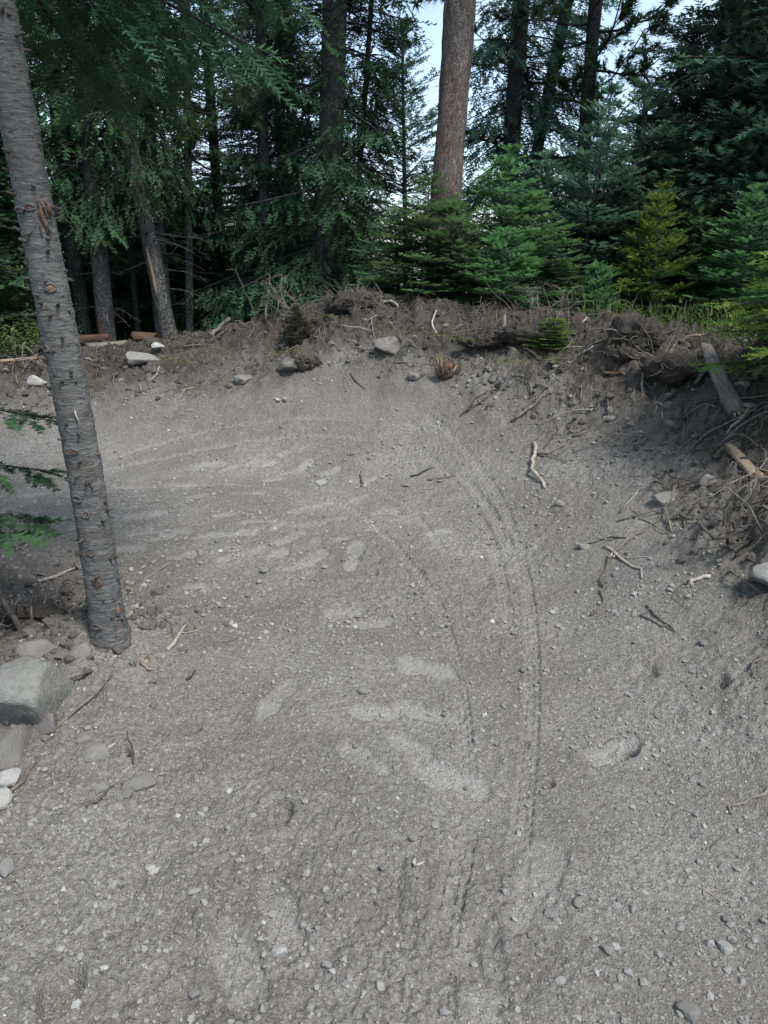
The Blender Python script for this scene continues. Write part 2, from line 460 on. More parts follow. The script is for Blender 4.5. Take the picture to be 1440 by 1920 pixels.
def bark_material(name, a, c, crack, stretch, scale, bump_d, tint=None):
    m, n, l, b = nt(name)
    mp = n.new('ShaderNodeMapping'); l.new(objc(n), mp.inputs['Vector']); mp.inputs['Scale'].default_value = stretch
    v = mp.outputs['Vector']
    vo = n.new('ShaderNodeTexVoronoi'); vo.feature = 'DISTANCE_TO_EDGE'; vo.inputs['Scale'].default_value = scale
    wob = n.new('ShaderNodeTexNoise'); wob.inputs['Scale'].default_value = scale*.7; l.new(v, wob.inputs['Vector'])
    l.new(mixc(n, l, .14, v, wob.outputs['Color']), vo.inputs['Vector'])
    col = mixc(n, l, rng_(n, l, noise(n, l, scale*.6, 5, v), .3, .7), a, c)
    if tint: col = mixc(n, l, rng_(n, l, noise(n, l, 2.2, 3, objc(n)), .45, .65, 0, .8), col, tint)
    col = mixc(n, l, rng_(n, l, vo.outputs['Distance'], 0, .09, .85, 0), col, crack)
    hs = n.new('ShaderNodeHueSaturation'); l.new(col, hs.inputs['Color']); l.new(rng_(n, l, orand(n), 0, 1, .8, 1.2), hs.inputs['Value'])
    l.new(hs.outputs[0], b.inputs['Base Color'])
    bump(n, l, b, rng_(n, l, vo.outputs['Distance'], 0, .16), .8, bump_d)
    bump(n, l, b, noise(n, l, scale*2.5, 5, v), .6, bump_d*.6)
    return m
M_PINEBARK = bark_material('bark_pine', (.15, .115, .098), (.33, .285, .26), (.024, .017, .014), (1, 1, .30), 52, .022, (.21, .115, .08))
M_BARK = bark_material('bark_spruce_grey', (.075, .075, .075), (.14, .138, .135), (.03, .03, .03), (1, 1, .45), 30, .018)
M_BARKDARK = bark_material('bark_dark', (.045, .045, .047), (.085, .085, .086), (.018, .018, .018), (1, 1, .4), 26, .018)

def near_bark():
    m, n, l, b = nt('bark_young_spruce')
    mp = n.new('ShaderNodeMapping'); l.new(objc(n), mp.inputs['Vector']); mp.inputs['Scale'].default_value = (1, 1, 3.6)
    v = mp.outputs['Vector']
    col = mixc(n, l, rng_(n, l, noise(n, l, 16, 6, v, .6), .30, .68), (.072, .071, .070), (.155, .152, .147))
    col = mixc(n, l, rng_(n, l, noise(n, l, 42, 5, v, .6), .60, .72), col, (.24, .24, .235))
    col = mixc(n, l, rng_(n, l, noise(n, l, 30, 5, v, .6), .30, .42, .9, 0), col, (.018, .017, .017))
    col = mixc(n, l, rng_(n, l, noise(n, l, 4.5, 5, objc(n)), .56, .68, 0, .7), col, (.085, .06, .04))
    l.new(col, b.inputs['Base Color'])
    b.inputs['Roughness'].default_value = .8
    bump(n, l, b, noise(n, l, 34, 6, v, .65), .9, .012)
    bump(n, l, b, noise(n, l, 9, 4, v), .5, .02)
    return m
M_NEARBARK = near_bark()

def needle_material(name, a, c, tip, trans=.25):
    m, n, l, b = nt(name)
    p = pos(n)
    col = mixc(n, l, rng_(n, l, noise(n, l, 2.6, 4, p), .35, .65), a, c)
    col = mixc(n, l, rng_(n, l, attr(n, 'tone'), .45, 1, 0, .85), col, tip)
    hs = n.new('ShaderNodeHueSaturation'); l.new(col, hs.inputs['Color']); l.new(rng_(n, l, orand(n), 0, 1, .78, 1.22), hs.inputs['Value'])
    l.new(rng_(n, l, orand(n), 0, 1, .485, .515), hs.inputs['Hue'])
    l.new(hs.outputs[0], b.inputs['Base Color'])
    b.inputs['Roughness'].default_value = .65
    b.inputs['Specular IOR Level'].default_value = .08
    tr = n.new('ShaderNodeBsdfTranslucent'); l.new(hs.outputs[0], tr.inputs['Color'])
    mx = n.new('ShaderNodeMixShader'); mx.inputs[0].default_value = trans
    l.new(b.outputs[0], mx.inputs[1]); l.new(tr.outputs[0], mx.inputs[2])
    l.new(mx.outputs[0], n['Material Output'].inputs['Surface'])
    return m
M_SPRUCE = needle_material('needles_dark_spruce', (.020, .052, .028), (.032, .080, .039), (.056, .118, .052))
M_BLUE = needle_material('needles_blue_green', (.046, .110, .078), (.074, .155, .105), (.115, .215, .13), .45)
M_FIR = needle_material('needles_green_fir', (.056, .135, .056), (.088, .185, .070), (.14, .27, .10), .45)
M_LIME = needle_material('needles_yellow_green', (.080, .165, .034), (.12, .22, .044), (.20, .31, .065), .45)
M_PINE = needle_material('needles_pine', (.034, .070, .036), (.055, .095, .042), (.08, .13, .055))
M_DULL = needle_material('needles_wilted', (.075, .085, .040), (.105, .110, .055), (.14, .14, .07), .2)
M_LEAF = needle_material('leaves_undergrowth', (.055, .115, .035), (.095, .165, .05), (.15, .23, .08), .35)
M_GRASS = needle_material('grass_blades', (.060, .105, .030), (.10, .14, .045), (.16, .18, .07), .35)

# ---------------------------------------------------------------- ground sheets
gm = mesh_np('ground', np.stack([GX, GY, GZ], -1).reshape(-1, 3), grid_faces(NR, NC))
for nm, arr in (('humus', np.clip(hum, 0, 1)), ('packed', np.clip(packed+.35*track_m, 0, 1))):
    a = gm.attributes.new(nm, 'FLOAT', 'POINT'); a.data.foreach_set('value', arr.astype(np.float32).ravel())
tag(link('ground', gm, M_SOIL), 'grey dirt bike trail banking up into a dark soil berm', None, None, 'structure')

th = np.linspace(0, 2*math.pi, 181); rr = np.concatenate([np.linspace(.0, 16, 70), 16*np.power(1.13, np.arange(1, 44))])
FX = rr[:, None]*np.sin(th)[None, :]; FY = 4+rr[:, None]*np.cos(th)[None, :]
fz, ft = base_height(FX, FY)
fr, _ = masks(FX, FY, ft)
half = .55*np.clip(FY, 0, None)+1.15
inside = (np.abs(FX) < half-.05) & (FY > .40) & (FY < 11.3)
fz = fz+.05*fbm(FX*2, FY*2, 51, 3)*sst(1, 1.3, ft)-np.where(inside, .35, 0.0)
fz = np.where(inside, fz, fz-.02)-np.clip(rr[:, None]-30, 0, None)*.02
tag(link('forest_floor', mesh_np('forest_floor', np.stack([FX, FY, fz], -1).reshape(-1, 3), grid_faces(len(rr), len(th))), M_FLOOR),
    'dim forest floor of litter and moss behind the berm', None, None, 'structure')

# ---------------------------------------------------------------- loose stones as stuff
ICO = None
def ico(sub):
    bm = bmesh.new(); bmesh.ops.create_icosphere(bm, subdivisions=sub, radius=1.0)
    V = np.array([v.co[:] for v in bm.verts]); F = np.array([[v.index for v in f.verts] for f in bm.faces]); bm.free()
    return V, F
I1 = ico(1); I2 = ico(2); I3 = ico(3); I4 = ico(4)

def rot_mats(r, n, tilt=3.14):
    a = r.uniform(0, 2*np.pi, n); b = r.uniform(-tilt, tilt, n)*.5; c = r.uniform(-tilt, tilt, n)*.5
    ca, sa, cb, sb, cc, sc = np.cos(a), np.sin(a), np.cos(b), np.sin(b), np.cos(c), np.sin(c)
    R = np.empty((n, 3, 3))
    R[:, 0] = np.stack([ca*cb, ca*sb*sc-sa*cc, ca*sb*cc+sa*sc], 1)
    R[:, 1] = np.stack([sa*cb, sa*sb*sc+ca*cc, sa*sb*cc-ca*sc], 1)
    R[:, 2] = np.stack([-sb, cb*sc, cb*cc], 1)
    return R

def scatter_mesh(name, xy, size, mat, r, flat=(.5, .9), sink=.25, tone=None, label=None, variants=10, jag=.28, smooth=True):
    V0, F0 = I1
    n = len(xy)
    tmpl = np.stack([V0*(1+r.uniform(-jag, jag, (len(V0), 1))) for _ in range(variants)])
    k = r.integers(0, variants, n)
    scl = np.stack([size*r.uniform(.75, 1.3, n), size*r.uniform(.7, 1.1, n), size*r.uniform(*flat, n)], 1)
    P_ = np.einsum('nij,nvj->nvi', rot_mats(r, n, .9), tmpl[k]*scl[:, None, :])
    zz = np.array([sheet_height(a, b) for a, b in xy])
    P_ = P_+np.stack([xy[:, 0], xy[:, 1], zz+scl[:, 2]*(.5-sink)], 1)[:, None, :]
    F = (F0[None]+(np.arange(n)*len(V0))[:, None, None]).reshape(-1, 3)
    me = mesh_np(name, P_.reshape(-1, 3), F, smooth)
    if tone is None: tone = .25+.75*r.uniform(0, 1, n)
    a = me.attributes.new('tone', 'FLOAT', 'POINT'); a.data.foreach_set('value', np.repeat(tone, len(V0)).astype(np.float32))
    return tag(link(name, me, mat), label, None, None, 'stuff')

R0 = np.random.default_rng(5)
def sample_trail(n, y0, y1, power=1.0):
    u = R0.uniform(0, 1, n)**power
    y = y0+(y1-y0)*u
    x = R0.uniform(-1, 1, n)*(.55*y+.75)
    return np.stack([x, y], 1)

def keep(xy, lo, hi, key):
    z, t = base_height(xy[:, 0], xy[:, 1]); r, h = masks(xy[:, 0], xy[:, 1], t)
    v = {'rough': r, 't': t}[key]
    return xy[(v >= lo) & (v <= hi)]

xa = keep(sample_trail(15000, .75, 3.2, .9), 0, .6, 'rough')
cl = fbm(xa[:, 0]*2.2, xa[:, 1]*2.2, 61, 3); xa = xa[cl+R0.uniform(-.5, .5, len(xa)) > -.12]
sa_ = .0030+.0085*R0.uniform(0, 1, len(xa))**4.5
xb = keep(sample_trail(21000, 2.8, 7.2, .9), 0, .75, 'rough')
cl = fbm(xb[:, 0]*1.8, xb[:, 1]*1.8, 62, 3); xb = xb[cl+R0.uniform(-.5, .5, len(xb)) > -.05]
sb_ = .0045+.012*R0.uniform(0, 1, len(xb))**4
scatter_mesh('gravel', np.concatenate([xa, xb]), np.concatenate([sa_, sb_]), M_GRAVEL, R0, tone=np.clip(R0.normal(.50, .17, len(xa)+len(xb))+.32*(R0.uniform(0, 1, len(xa)+len(xb)) > .975), 0, 1), jag=.36, smooth=False, label='loose grey gravel strewn over the dirt trail')
xv = np.stack([R0.normal(-1.30, .22, 500), R0.normal(2.80, .18, 500)], 1)
xc = keep(sample_trail(36000, 2.2, 8.6, .75), .25, 2, 'rough')[:10000]; xc = np.concatenate([xc, xv])
sc2 = .006+.026*R0.uniform(0, 1, len(xc))**4
tone = np.clip(R0.normal(.30, .2, len(xc))+.5*(1-masks(xc[:, 0], xc[:, 1], base_height(xc[:, 0], xc[:, 1])[1])[1]), 0, 1)
scatter_mesh('soil_clods', xc, sc2, M_CLOD, R0, flat=(.5, 1.0), sink=.2, tone=tone, jag=.4, smooth=False, label='crumbled dark soil clods covering the berm crest')

# ---------------------------------------------------------------- tubes
def tube(pts, radii, sides=6, cap=True):
    pts = np.asarray(pts, float); radii = np.asarray(radii, float); n = len(pts)
    T = np.gradient(pts, axis=0); T /= np.linalg.norm(T, axis=1)[:, None]+1e-9
    ref = np.array([0, 0, 1.0]) if abs(T[0, 2]) < .8 else np.array([1.0, 0, 0])
    u = np.cross(T[0], ref); u /= np.linalg.norm(u)
    V = []
    a = np.linspace(0, 2*np.pi, sides, endpoint=False)
    for i in range(n):
        u = u-T[i]*np.dot(u, T[i]); u /= np.linalg.norm(u)+1e-9
        w = np.cross(T[i], u)
        V.append(pts[i]+radii[i]*(np.cos(a)[:, None]*u+np.sin(a)[:, None]*w))
    V = np.concatenate(V)
    F = []
    for i in range(n-1):
        for j in range(sides):
            k = (j+1) % sides
            F.append((i*sides+j, i*sides+k, (i+1)*sides+k)); F.append((i*sides+j, (i+1)*sides+k, (i+1)*sides+j))
    if cap:
        V = np.concatenate([V, pts[:1], pts[-1:]]); c0, c1 = len(V)-2, len(V)-1
        for j in range(sides):
            k = (j+1) % sides
            F.append((c0, k, j)); F.append((c1, (n-1)*sides+j, (n-1)*sides+k))
    return V, np.array(F)

def join(parts):
    Vs, Fs, o = [], [], 0
    for V, F in parts:
        Vs.append(V); Fs.append(F+o); o += len(V)
    return np.concatenate(Vs), np.concatenate(Fs)

def wiggle(a, b, n, amp, r):
    a, b = np.asarray(a, float), np.asarray(b, float)
    t = np.linspace(0, 1, n)[:, None]
    p = a+(b-a)*t
    off = np.cumsum(r.normal(0, 1, (n, 3)), 0); off -= off[0]+(off[-1]-off[0])*t
    return p+off*amp

RS = np.random.default_rng(21)
def stick(name, label, pts, r0, mat, cat='stick', group=None, lift=.0, forks=0, sides=6, tip=.45, arc=0.0, bend=.012, z_end=None):
    """a stick lying on the soil through the ground points given, with optional side twigs"""
    g = np.array(pts, float)
    seg = np.concatenate([[0], np.cumsum(np.hypot(*np.diff(g, axis=0).T))])
    n = max(6, int(seg[-1]/.05))
    u = np.linspace(0, seg[-1], n)
    x, y = np.interp(u, seg, g[:, 0]), np.interp(u, seg, g[:, 1])
    nz = np.cumsum(RS.normal(0, bend, (n, 2)), 0); nz -= nz[0]+(nz[-1]-nz[0])*np.linspace(0, 1, n)[:, None]
    x, y = x+nz[:, 0], y+nz[:, 1]
    zg = np.array([sheet_height(a, b) for a, b in zip(x, y)])
    for _ in range(3): zg[1:-1] = np.maximum(zg[1:-1], .5*(zg[:-2]+zg[2:]))     # rests on the high points
    t = np.linspace(0, 1, n)
    z = zg+r0*.55+lift*np.sin(np.pi*t)+arc*t
    p = np.stack([x, y, z], 1)
    rad = r0*(1-(1-tip)*t)*(1+RS.normal(0, .06, n))
    parts = [tube(p, rad, sides)]
    for k in range(forks):
        i = int(RS.uniform(.2, .85)*(n-1)); d = p[min(i+1, n-1)]-p[max(i-1, 0)]; d /= np.linalg.norm(d)
        side = np.array([-d[1], d[0], 0])*RS.choice([-1, 1])
        L = seg[-1]*RS.uniform(.15, .4)
        e = p[i]+d*L*.6+side*L*.7+np.array([0, 0, RS.uniform(.0, .12)*L])
        q = wiggle(p[i], e, 6, .01, RS)
        q[1:, 2] = np.maximum(q[1:, 2], [sheet_height(a, b)+.004 for a, b in q[1:, :2]])
        parts.append(tube(q, np.linspace(rad[i]*.6, rad[i]*.25, 6), 5))
    V, F = join(parts)
    o0 = p[0].copy()
    o = link(name, mesh_np(name, V-o0, F), mat, None, o0)
    return tag(o, label, cat, group)

# ---------------------------------------------------------------- stones as things
def stone_mesh(name, r, sub, squash=(1, .8, .6), facets=6, lump=.12):
    V, F = {2: I2, 3: I3, 4: I4}[sub]
    V = V.copy()
    for _ in range(facets):
        d = r.normal(0, 1, 3); d /= np.linalg.norm(d); c = r.uniform(.42, .80)
        e = V@d; V -= np.clip(e-c, 0, None)[:, None]*d*.92
    ph = r.uniform(0, 9, 3)
    V *= 1+lump*(fbm(V[:, 0]*1.6+ph[0], V[:, 1]*1.6+V[:, 2]*1.3+ph[1], 71, 3))[:, None]+.05*fbm(V[:, 0]*6+ph[2], V[:, 1]*6-V[:, 2]*5, 72, 4)[:, None]
    V *= np.array(squash)
    V[:, 2] -= V[:, 2].min()
    return mesh_np(name, V, F, sub > 2)

RB = np.random.default_rng(31)
STONES = [stone_mesh('stone', RB, 2, (1, RB.uniform(.65, .95), RB.uniform(.45, .75)), 9) for _ in range(12)]
def stone(xy, size, label, mat, group=None, sink=.3, name='stone', mesh=None, rz=None, cat='stone', squash=None, tilt=0.0):
    me = (mesh or STONES[RB.integers(0, len(STONES))])
    o = bpy.data.objects.new(name, me); C.objects.link(o)
    if len(me.materials) == 0: me.materials.append(mat)
    o.material_slots[0].link = 'OBJECT'; o.material_slots[0].material = mat
    s = squash or (1, 1, 1)
    o.scale = (size*s[0], size*s[1], size*s[2])
    o.rotation_euler = (tilt, RB.uniform(-.15, .15), RB.uniform(0, 6.28) if rz is None else rz)
    z = sheet_height(*xy)
    o.location = (xy[0], xy[1], z-sink*size*.8*s[2])
    return tag(o, label, cat, group)

# ---------------------------------------------------------------- conifer foliage
def shoot_template(r, n, spread=.2, fwd=.16, w=.035, length=1.0):
    """one shoot along +Y: n needle clusters left, right and above. returns (3n,3) triangle corners"""
    T = []
    for i in range(n):
        t = (i+.5)/n*.95; s = -1 if i % 2 else 1
        up = r.uniform(-.06, .16); k = r.uniform(.75, 1.2)*(1-.35*t)
        tip = (s*spread*k, t+fwd*k, up*k)
        T += [(0, t-w, 0), (tip[0]*.2, t+w*1.5, .01), tip] if s > 0 else [(tip[0]*.2, t+w*1.5, .01), (0, t-w, 0), tip]
    T += [(-.03, .85, 0), (.03, .85, 0), (0, 1.12, .02)]
    T += [(-.02, 0, 0), (.02, 0, 0), (0, 1.0, 0)]
    return np.array(T, float)

def tuft_template(r, n):
    """a pine tuft: long needles standing out all round the shoot tip"""
    T = []
    for i in range(n):
        a = r.uniform(0, 2*np.pi); t = r.uniform(0, .45); e = r.uniform(.35, 1.0)
        d = np.array([math.cos(a)*e, .75*r.uniform(.3, 1), math.sin(a)*e]); d /= np.linalg.norm(d)
        s = np.cross(d, [0, 1, 0]); s /= np.linalg.norm(s)+1e-6
        b = np.array([0, t, 0]); T += [b-s*.05, b+s*.05, b+d*r.uniform(.6, .85)]
    T += [(-.02, -.3, 0), (.02, -.3, 0), (0, .5, 0)]
    return np.array(T, float)

def place(tmpls, shoots, r, jitter=.25):
    """shoots: rows of (pos3, dir3, up3, len, tone) -> triangle mesh arrays with a tone per vertex"""
    A = np.asarray(shoots, float); n = len(A)
    d = A[:, 3:6]/np.linalg.norm(A[:, 3:6], axis=1)[:, None]
    up = A[:, 6:9]+r.normal(0, jitter, (n, 3))
    x = np.cross(d, up); x /= np.linalg.norm(x, axis=1)[:, None]+1e-9
    z = np.cross(x, d)
    k = r.integers(0, len(tmpls), n)
    TT = np.stack(tmpls)[k]
    L = A[:, 9][:, None, None]
    V = A[:, None, 0:3]+L*(TT[:, :, 0:1]*x[:, None]+TT[:, :, 1:2]*d[:, None]+TT[:, :, 2:3]*z[:, None])
    m = V.shape[1]
    F = np.arange(n*m).reshape(-1, 3)
    tone = np.repeat(A[:, 10], m)
    return V.reshape(-1, 3), F, tone

def foliage_mesh(name, V, F, tone):
    me = mesh_np(name, V, F, False)
    a = me.attributes.new('tone', 'FLOAT', 'POINT'); a.data.foreach_set('value', tone.astype(np.float32))
    return me

UP = np.array([0, 0, 1.0])
def rot_h(d, a):
    c, s = math.cos(a), math.sin(a); return np.array([d[0]*c-d[1]*s, d[0]*s+d[1]*c, d[2]])

def bough(r, base, az, L, rise, droop, sec_step, sec_len, shoot_step, shoot_len, t0=.2, hang=.0, bare=0.0):
    """one branch: its axis, side sprays and shoots. returns shoots, wood tubes"""
    dh = np.array([math.sin(az), math.cos(az), 0.0])
    n = max(5, int(L/.12)); t = np.linspace(0, 1, n+1)
    bend = r.normal(0, .06)
    perp = np.array([dh[1], -dh[0], 0])
    ax = base+dh*L*t[:, None]+perp*(bend*L*t**2)[:, None]+UP*(rise*L*t-droop*L*t**1.6+.6*droop*L*t**3*.5)[:, None]
    wood = [(ax, .011*L**.8*(1-.8*t)+.0015)]
    sh = []
    m = max(2, int(L*(1-t0)/sec_step))
    for i in range(m):
        tt = t0+(1-t0)*(i+r.uniform(.2, .8))/m
        p = np.array([np.interp(tt, t, ax[:, k]) for k in range(3)])
        j = min(int(tt*n), n-1); d = ax[j+1]-ax[j]; d /= np.linalg.norm(d)
        for s in (-1, 1):
            if r.uniform() < bare: continue
            l2 = (sec_len*(1-tt)**.8+.10*sec_len+.02)*r.uniform(.7, 1.2)
            d2 = rot_h(d, s*math.radians(r.uniform(42, 66))); d2 = d2+np.array([0, 0, -hang*r.uniform(.3, 1.2)+r.normal(0, .08)]); d2 /= np.linalg.norm(d2)
            q = max(1, int(l2/shoot_step))
            for k in range(q):
                f = (k+.3)/q
                pp = p+d2*l2*f+UP*(-hang*.4*l2*f*f)
                d3 = rot_h(d2, (1 if k % 2 else -1)*math.radians(r.uniform(20, 48)))
                d3 = d3+np.array([0, 0, r.normal(-.12*hang, .13)])
                sh.append((*pp, *d3, 0, 0, 1, shoot_len*r.uniform(.7, 1.2)*(1-.25*f), .30*f+.35*tt+r.uniform(-.1, .2)))
            sh.append((*(p+d2*l2*.9), *d2, 0, 0, 1, shoot_len*r.uniform(.9, 1.3), .5+.35*tt+r.uniform(-.1, .25)))
    sh.append((*ax[-1], *(ax[-1]-ax[-2]), 0, 0, 1, shoot_len*1.4, 1.0))
    return sh, wood

def conifer(seed, H, z0, R, whorl, nb, sec_step, sec_len, shoot_step, shoot_len, needles=10, rise=.1, droop=.35, hang=.3, pw=.75, skirt=1.0, bare=.05, top_thin=99., nw=.10):
    r = np.random.default_rng(seed)
    tm = [shoot_template(r, needles, .30, .2, nw) for _ in range(4)]
    sh, wd = [], []
    z = z0
    while z < H*.985:
        f = (z-z0)/(H-z0)
        prof = (1-f)**pw*(skirt+(1-skirt)*min(1, f*5))
        big = 1.0+(1.2 if z > top_thin else 0)
        for k in range(nb if r.uniform() > .1 else nb-1):
            L = max(.07, R*prof*r.uniform(.5, 1.22))
            az = r.uniform(0, 2*np.pi)
            ri = rise+.5*f
            s, w = bough(r, np.array([0, 0, z+r.uniform(-.4, .4)*whorl]), az, L, ri, droop*(1-f)*r.uniform(.6, 1.4), sec_step*big, min(sec_len, L*.55), shoot_step*big, shoot_len*(1+.5*(big-1))*(.8+.2*prof),
                         t0=.10+.10*(R*prof > .8), hang=hang, bare=bare)
            sh += s; wd += w
        z += whorl*big*r.uniform(.85, 1.15)
    for a in np.linspace(0, 6.28, 5)[:-1]:                     # leader
        sh.append((0, 0, H*.95, .35*math.sin(a), .35*math.cos(a), 1, math.cos(a), -math.sin(a), 0, shoot_len*1.3, 1.0))
    sh.append((0, 0, H*.95, 0, 0, 1, 1, 0, 0, shoot_len*1.8, 1.0))
    V, F, T = place(tm, sh, r)
    Wv, Wf = join([tube(a, b, 3, False) for a, b in wd])
    return foliage_mesh('crown', V, F, T), mesh_np('limbs', Wv, Wf)

def pine(seed, H, z0, R, n_br, tuft_len=.15, per=9):
    r = np.random.default_rng(seed)
    tm = [tuft_template(r, 20) for _ in range(4)]
    sh, wd = [], []
    for i in range(n_br):
        f = (i+.5)/n_br; z = z0+(H-z0)*f
        az = i*2.4+r.uniform(-.5, .5)
        L = R*(.45+.9*math.sin(math.pi*min(1, f*.8+.2))*(1-f*.55))*r.uniform(.6, 1.15)
        dh = np.array([math.sin(az), math.cos(az), 0]); n = 8; t = np.linspace(0, 1, n)
        ax = np.array([0, 0, z])+dh*L*t[:, None]+UP*(L*(-.22*t+.45*t**2.2)+r.normal(0, .02, n).cumsum())[:, None]+np.cumsum(r.normal(0, .02, (n, 3)), 0)
        wd.append((ax, .016*(1-.75*t)+.003))
        for k in range(per):
            tt = r.uniform(.3, 1); j = min(int(tt*(n-1)), n-2); p = ax[j]+(ax[j+1]-ax[j])*(tt*(n-1)-j)
            d = rot_h(dh, r.uniform(-1.2, 1.2))+UP*r.uniform(-.2, .7); d /= np.linalg.norm(d)
            l = L*r.uniform(.12, .42)*(1.2-tt*.5)
            tw = np.stack([p, p+d*l*.5+UP*.02*l, p+d*l+UP*.12*l]); wd.append((tw, np.array([.006, .004, .003])))
            for m in range(6):
                pp = p+d*l*(.3+.15*m); dd = d+r.normal(0, .35, 3)+UP*.25
                sh.append((*pp, *dd, *r.normal(0, 1, 3), tuft_len*r.uniform(.8, 1.2), r.uniform(.2, .9)))
    V, F, T = place(tm, sh, r)
    Wv, Wf = join([tube(a, b, 4, False) for a, b in wd])
    return foliage_mesh('crown', V, F, T), mesh_np('limbs', Wv, Wf)

def dead_limbs(seed, z0, z1, n, L0, droop=.35, r0=.008):
    """bare dead side branches with side twigs on the shaded lower stem"""
    r = np.random.default_rng(seed); wd = []
    for i in range(n):
        z = z0+(z1-z0)*r.uniform(); az = r.uniform(0, 6.28); L = L0*r.uniform(.35, 1.1)
        dh = np.array([math.sin(az), math.cos(az), 0]); m = 7; t = np.linspace(0, 1, m)
        ax = np.array([0, 0, z])+dh*L*t[:, None]+UP*(L*(.12*t-droop*t**1.8))[:, None]+np.cumsum(r.normal(0, .018*L, (m, 3)), 0)
        wd.append((ax, r0*(1-.8*t)+.0015))
        for k in range(r.integers(2, 6)):
            j = r.integers(1, m-1); d = rot_h(dh, r.choice([-1, 1])*r.uniform(.4, 1.1))+UP*r.uniform(-.5, .15)
            l = L*r.uniform(.15, .45)
            wd.append((wiggle(ax[j], ax[j]+d*l, 5, .012, r), np.linspace(r0*.45, .0015, 5)))
    V, F = join([tube(a, b, 3, False) for a, b in wd])
    return mesh_np('dead_limbs', V, F)

PR = {}
#                seed  H   z0   R   whorl nb sec  secl shst shl
PR['spruce_a'] = conifer(1, 11.0, .5, 1.75, .26, 6, .125, .60, .10, .20, 7, .05, .40, .45, top_thin=5.0)
PR['spruce_b'] = conifer(2, 12.0, 1.0, 1.55, .28, 6, .125, .55, .10, .20, 7, .05, .5, .5, bare=.15, top_thin=5.0)
PR['spruce_c'] = conifer(3, 9.0, .25, 1.60, .24, 8, .12, .55, .095, .19, 7, .12, .32, .3, top_thin=4.6)
PR['spruce_d'] = conifer(4, 12.5, 2.3, 1.45, .30, 6, .13, .55, .105, .21, 7, .0, .5, .6, bare=.2, top_thin=5.5)
PR['fir_a'] = conifer(5, 2.9, .18, .90, .15, 7, .075, .36, .055, .115, 8, .25, .25, .1, pw=.7, nw=.11)
PR['fir_b'] = conifer(6, 3.6, .25, 1.05, .17, 7, .080, .40, .058, .12, 8, .25, .28, .12, pw=.75, nw=.11)
PR['fir_c'] = conifer(7, 1.7, .10, .62, .115, 7, .06, .28, .048, .095, 8, .3, .2, .05, pw=.7, nw=.11)
PR['pine_a'] = pine(8, 12.0, 2.0, 1.6, 80, .155, 7)
PR['pine_b'] = pine(9, 12.5, 3.4, 1.7, 56, .155, 7)
DEAD = [dead_limbs(40, .8, 4.5, 46, .95), dead_limbs(41, .6, 3.5, 34, .7), dead_limbs(42, 1.0, 5.5, 60, 1.2)]

def trunk_mesh(H, r0, r1, sides=14, rings=40, rough=.06, seed=0, lean=(0, 0), flare=.35, curve=0.0):
    """tapered trunk in local coordinates, leaning by (dx,dy) per metre of height"""
    z = np.concatenate([[-.5, -.15], np.linspace(0, H, rings)])
    a = np.linspace(0, 2*np.pi, sides, endpoint=False)
    t = np.clip(z/H, 0, 1)
    rad = (r0+(r1-r0)*t**.9)*(1+flare*np.exp(-np.clip(z, 0, None)/.16))
    A, Z = np.meshgrid(a, z)
    Rr = rad[:, None]*(1+rough*fbm(np.cos(A)*2.5+seed, Z*3.0+np.sin(A)*2.5, 80+seed, 3)+rough*.6*fbm(np.cos(A)*7+seed, Z*9+np.sin(A)*7, 81+seed, 2))
    X = Rr*np.cos(A)+(lean[0]*Z+curve*np.sin(Z*.8)); Y = Rr*np.sin(A)+lean[1]*Z
    V = np.stack([X, Y, Z], -1).reshape(-1, 3)
    F = []
    n = len(z)
    for i in range(n-1):
        j = np.arange(sides); k = (j+1) % sides
        F.append(np.stack([i*sides+j, i*sides+k, (i+1)*sides+k, (i+1)*sides+j], 1))
    return mesh_np('trunk', V, np.concatenate(F))

def put(me, mat, parent, name, loc=(0, 0, 0), rz=0.0, sc=1.0, lean=None):
    o = bpy.data.objects.new(name, me); C.objects.link(o)
    if len(me.materials) == 0: me.materials.append(mat)
    o.material_slots[0].link = 'OBJECT'; o.material_slots[0].material = mat
    o.parent = parent; o.location = loc
    if lean is not None and (lean[0] or lean[1]):
        sh = Matrix.Identity(4)
        ax = Vector((0, 0, 1)).rotation_difference(Vector((lean[0], lean[1], 1)).normalized())
        o.rotation_mode = 'QUATERNION'; o.rotation_quaternion = ax @ Matrix.Rotation(rz, 4, 'Z').to_quaternion()
    else:
        o.rotation_euler = (0, 0, rz)
    o.scale = (sc, sc, sc) if not hasattr(sc, '__len__') else sc
    return o

tree_i = [0]
def tree(name, label, xy, H, r0, r1, bark, crown=None, needles=None, cs=1.0, lean=(0, 0), group=None, dead=None, cat='tree', crown_z=0.0, sides=12, rings=34, rz=None, rough=.06, curve=0.0, flare=.3):
    i = tree_i[0] = tree_i[0]+1
    z = sheet_height(*xy)-.03
    t = thing(name, label, cat, (xy[0], xy[1], z), group)
    link('trunk', trunk_mesh(H, r0, r1, sides, rings, rough, i % 17, lean, flare, curve), bark, t)
    rz = i*2.39 if rz is None else rz
    if crown:
        c, w = PR[crown]
        off = (lean[0]*crown_z, lean[1]*crown_z, crown_z)
        put(c, needles, t, 'crown', off, rz, cs, lean)
        tag(put(w, M_BARKDARK, t, 'limbs', off, rz, cs, lean), kind='stuff')
    if dead is not None:
        tag(put(DEAD[dead], M_BARKDARK, t, 'dead_limbs', (0, 0, 0), rz+1, (1, 1, 1), lean), kind='stuff')
    return t

def lean_of(a, b):
    """slope of a stem through two points seen on it"""
    return ((b[0]-a[0])/(b[2]-a[2]), (b[1]-a[1])/(b[2]-a[2]))

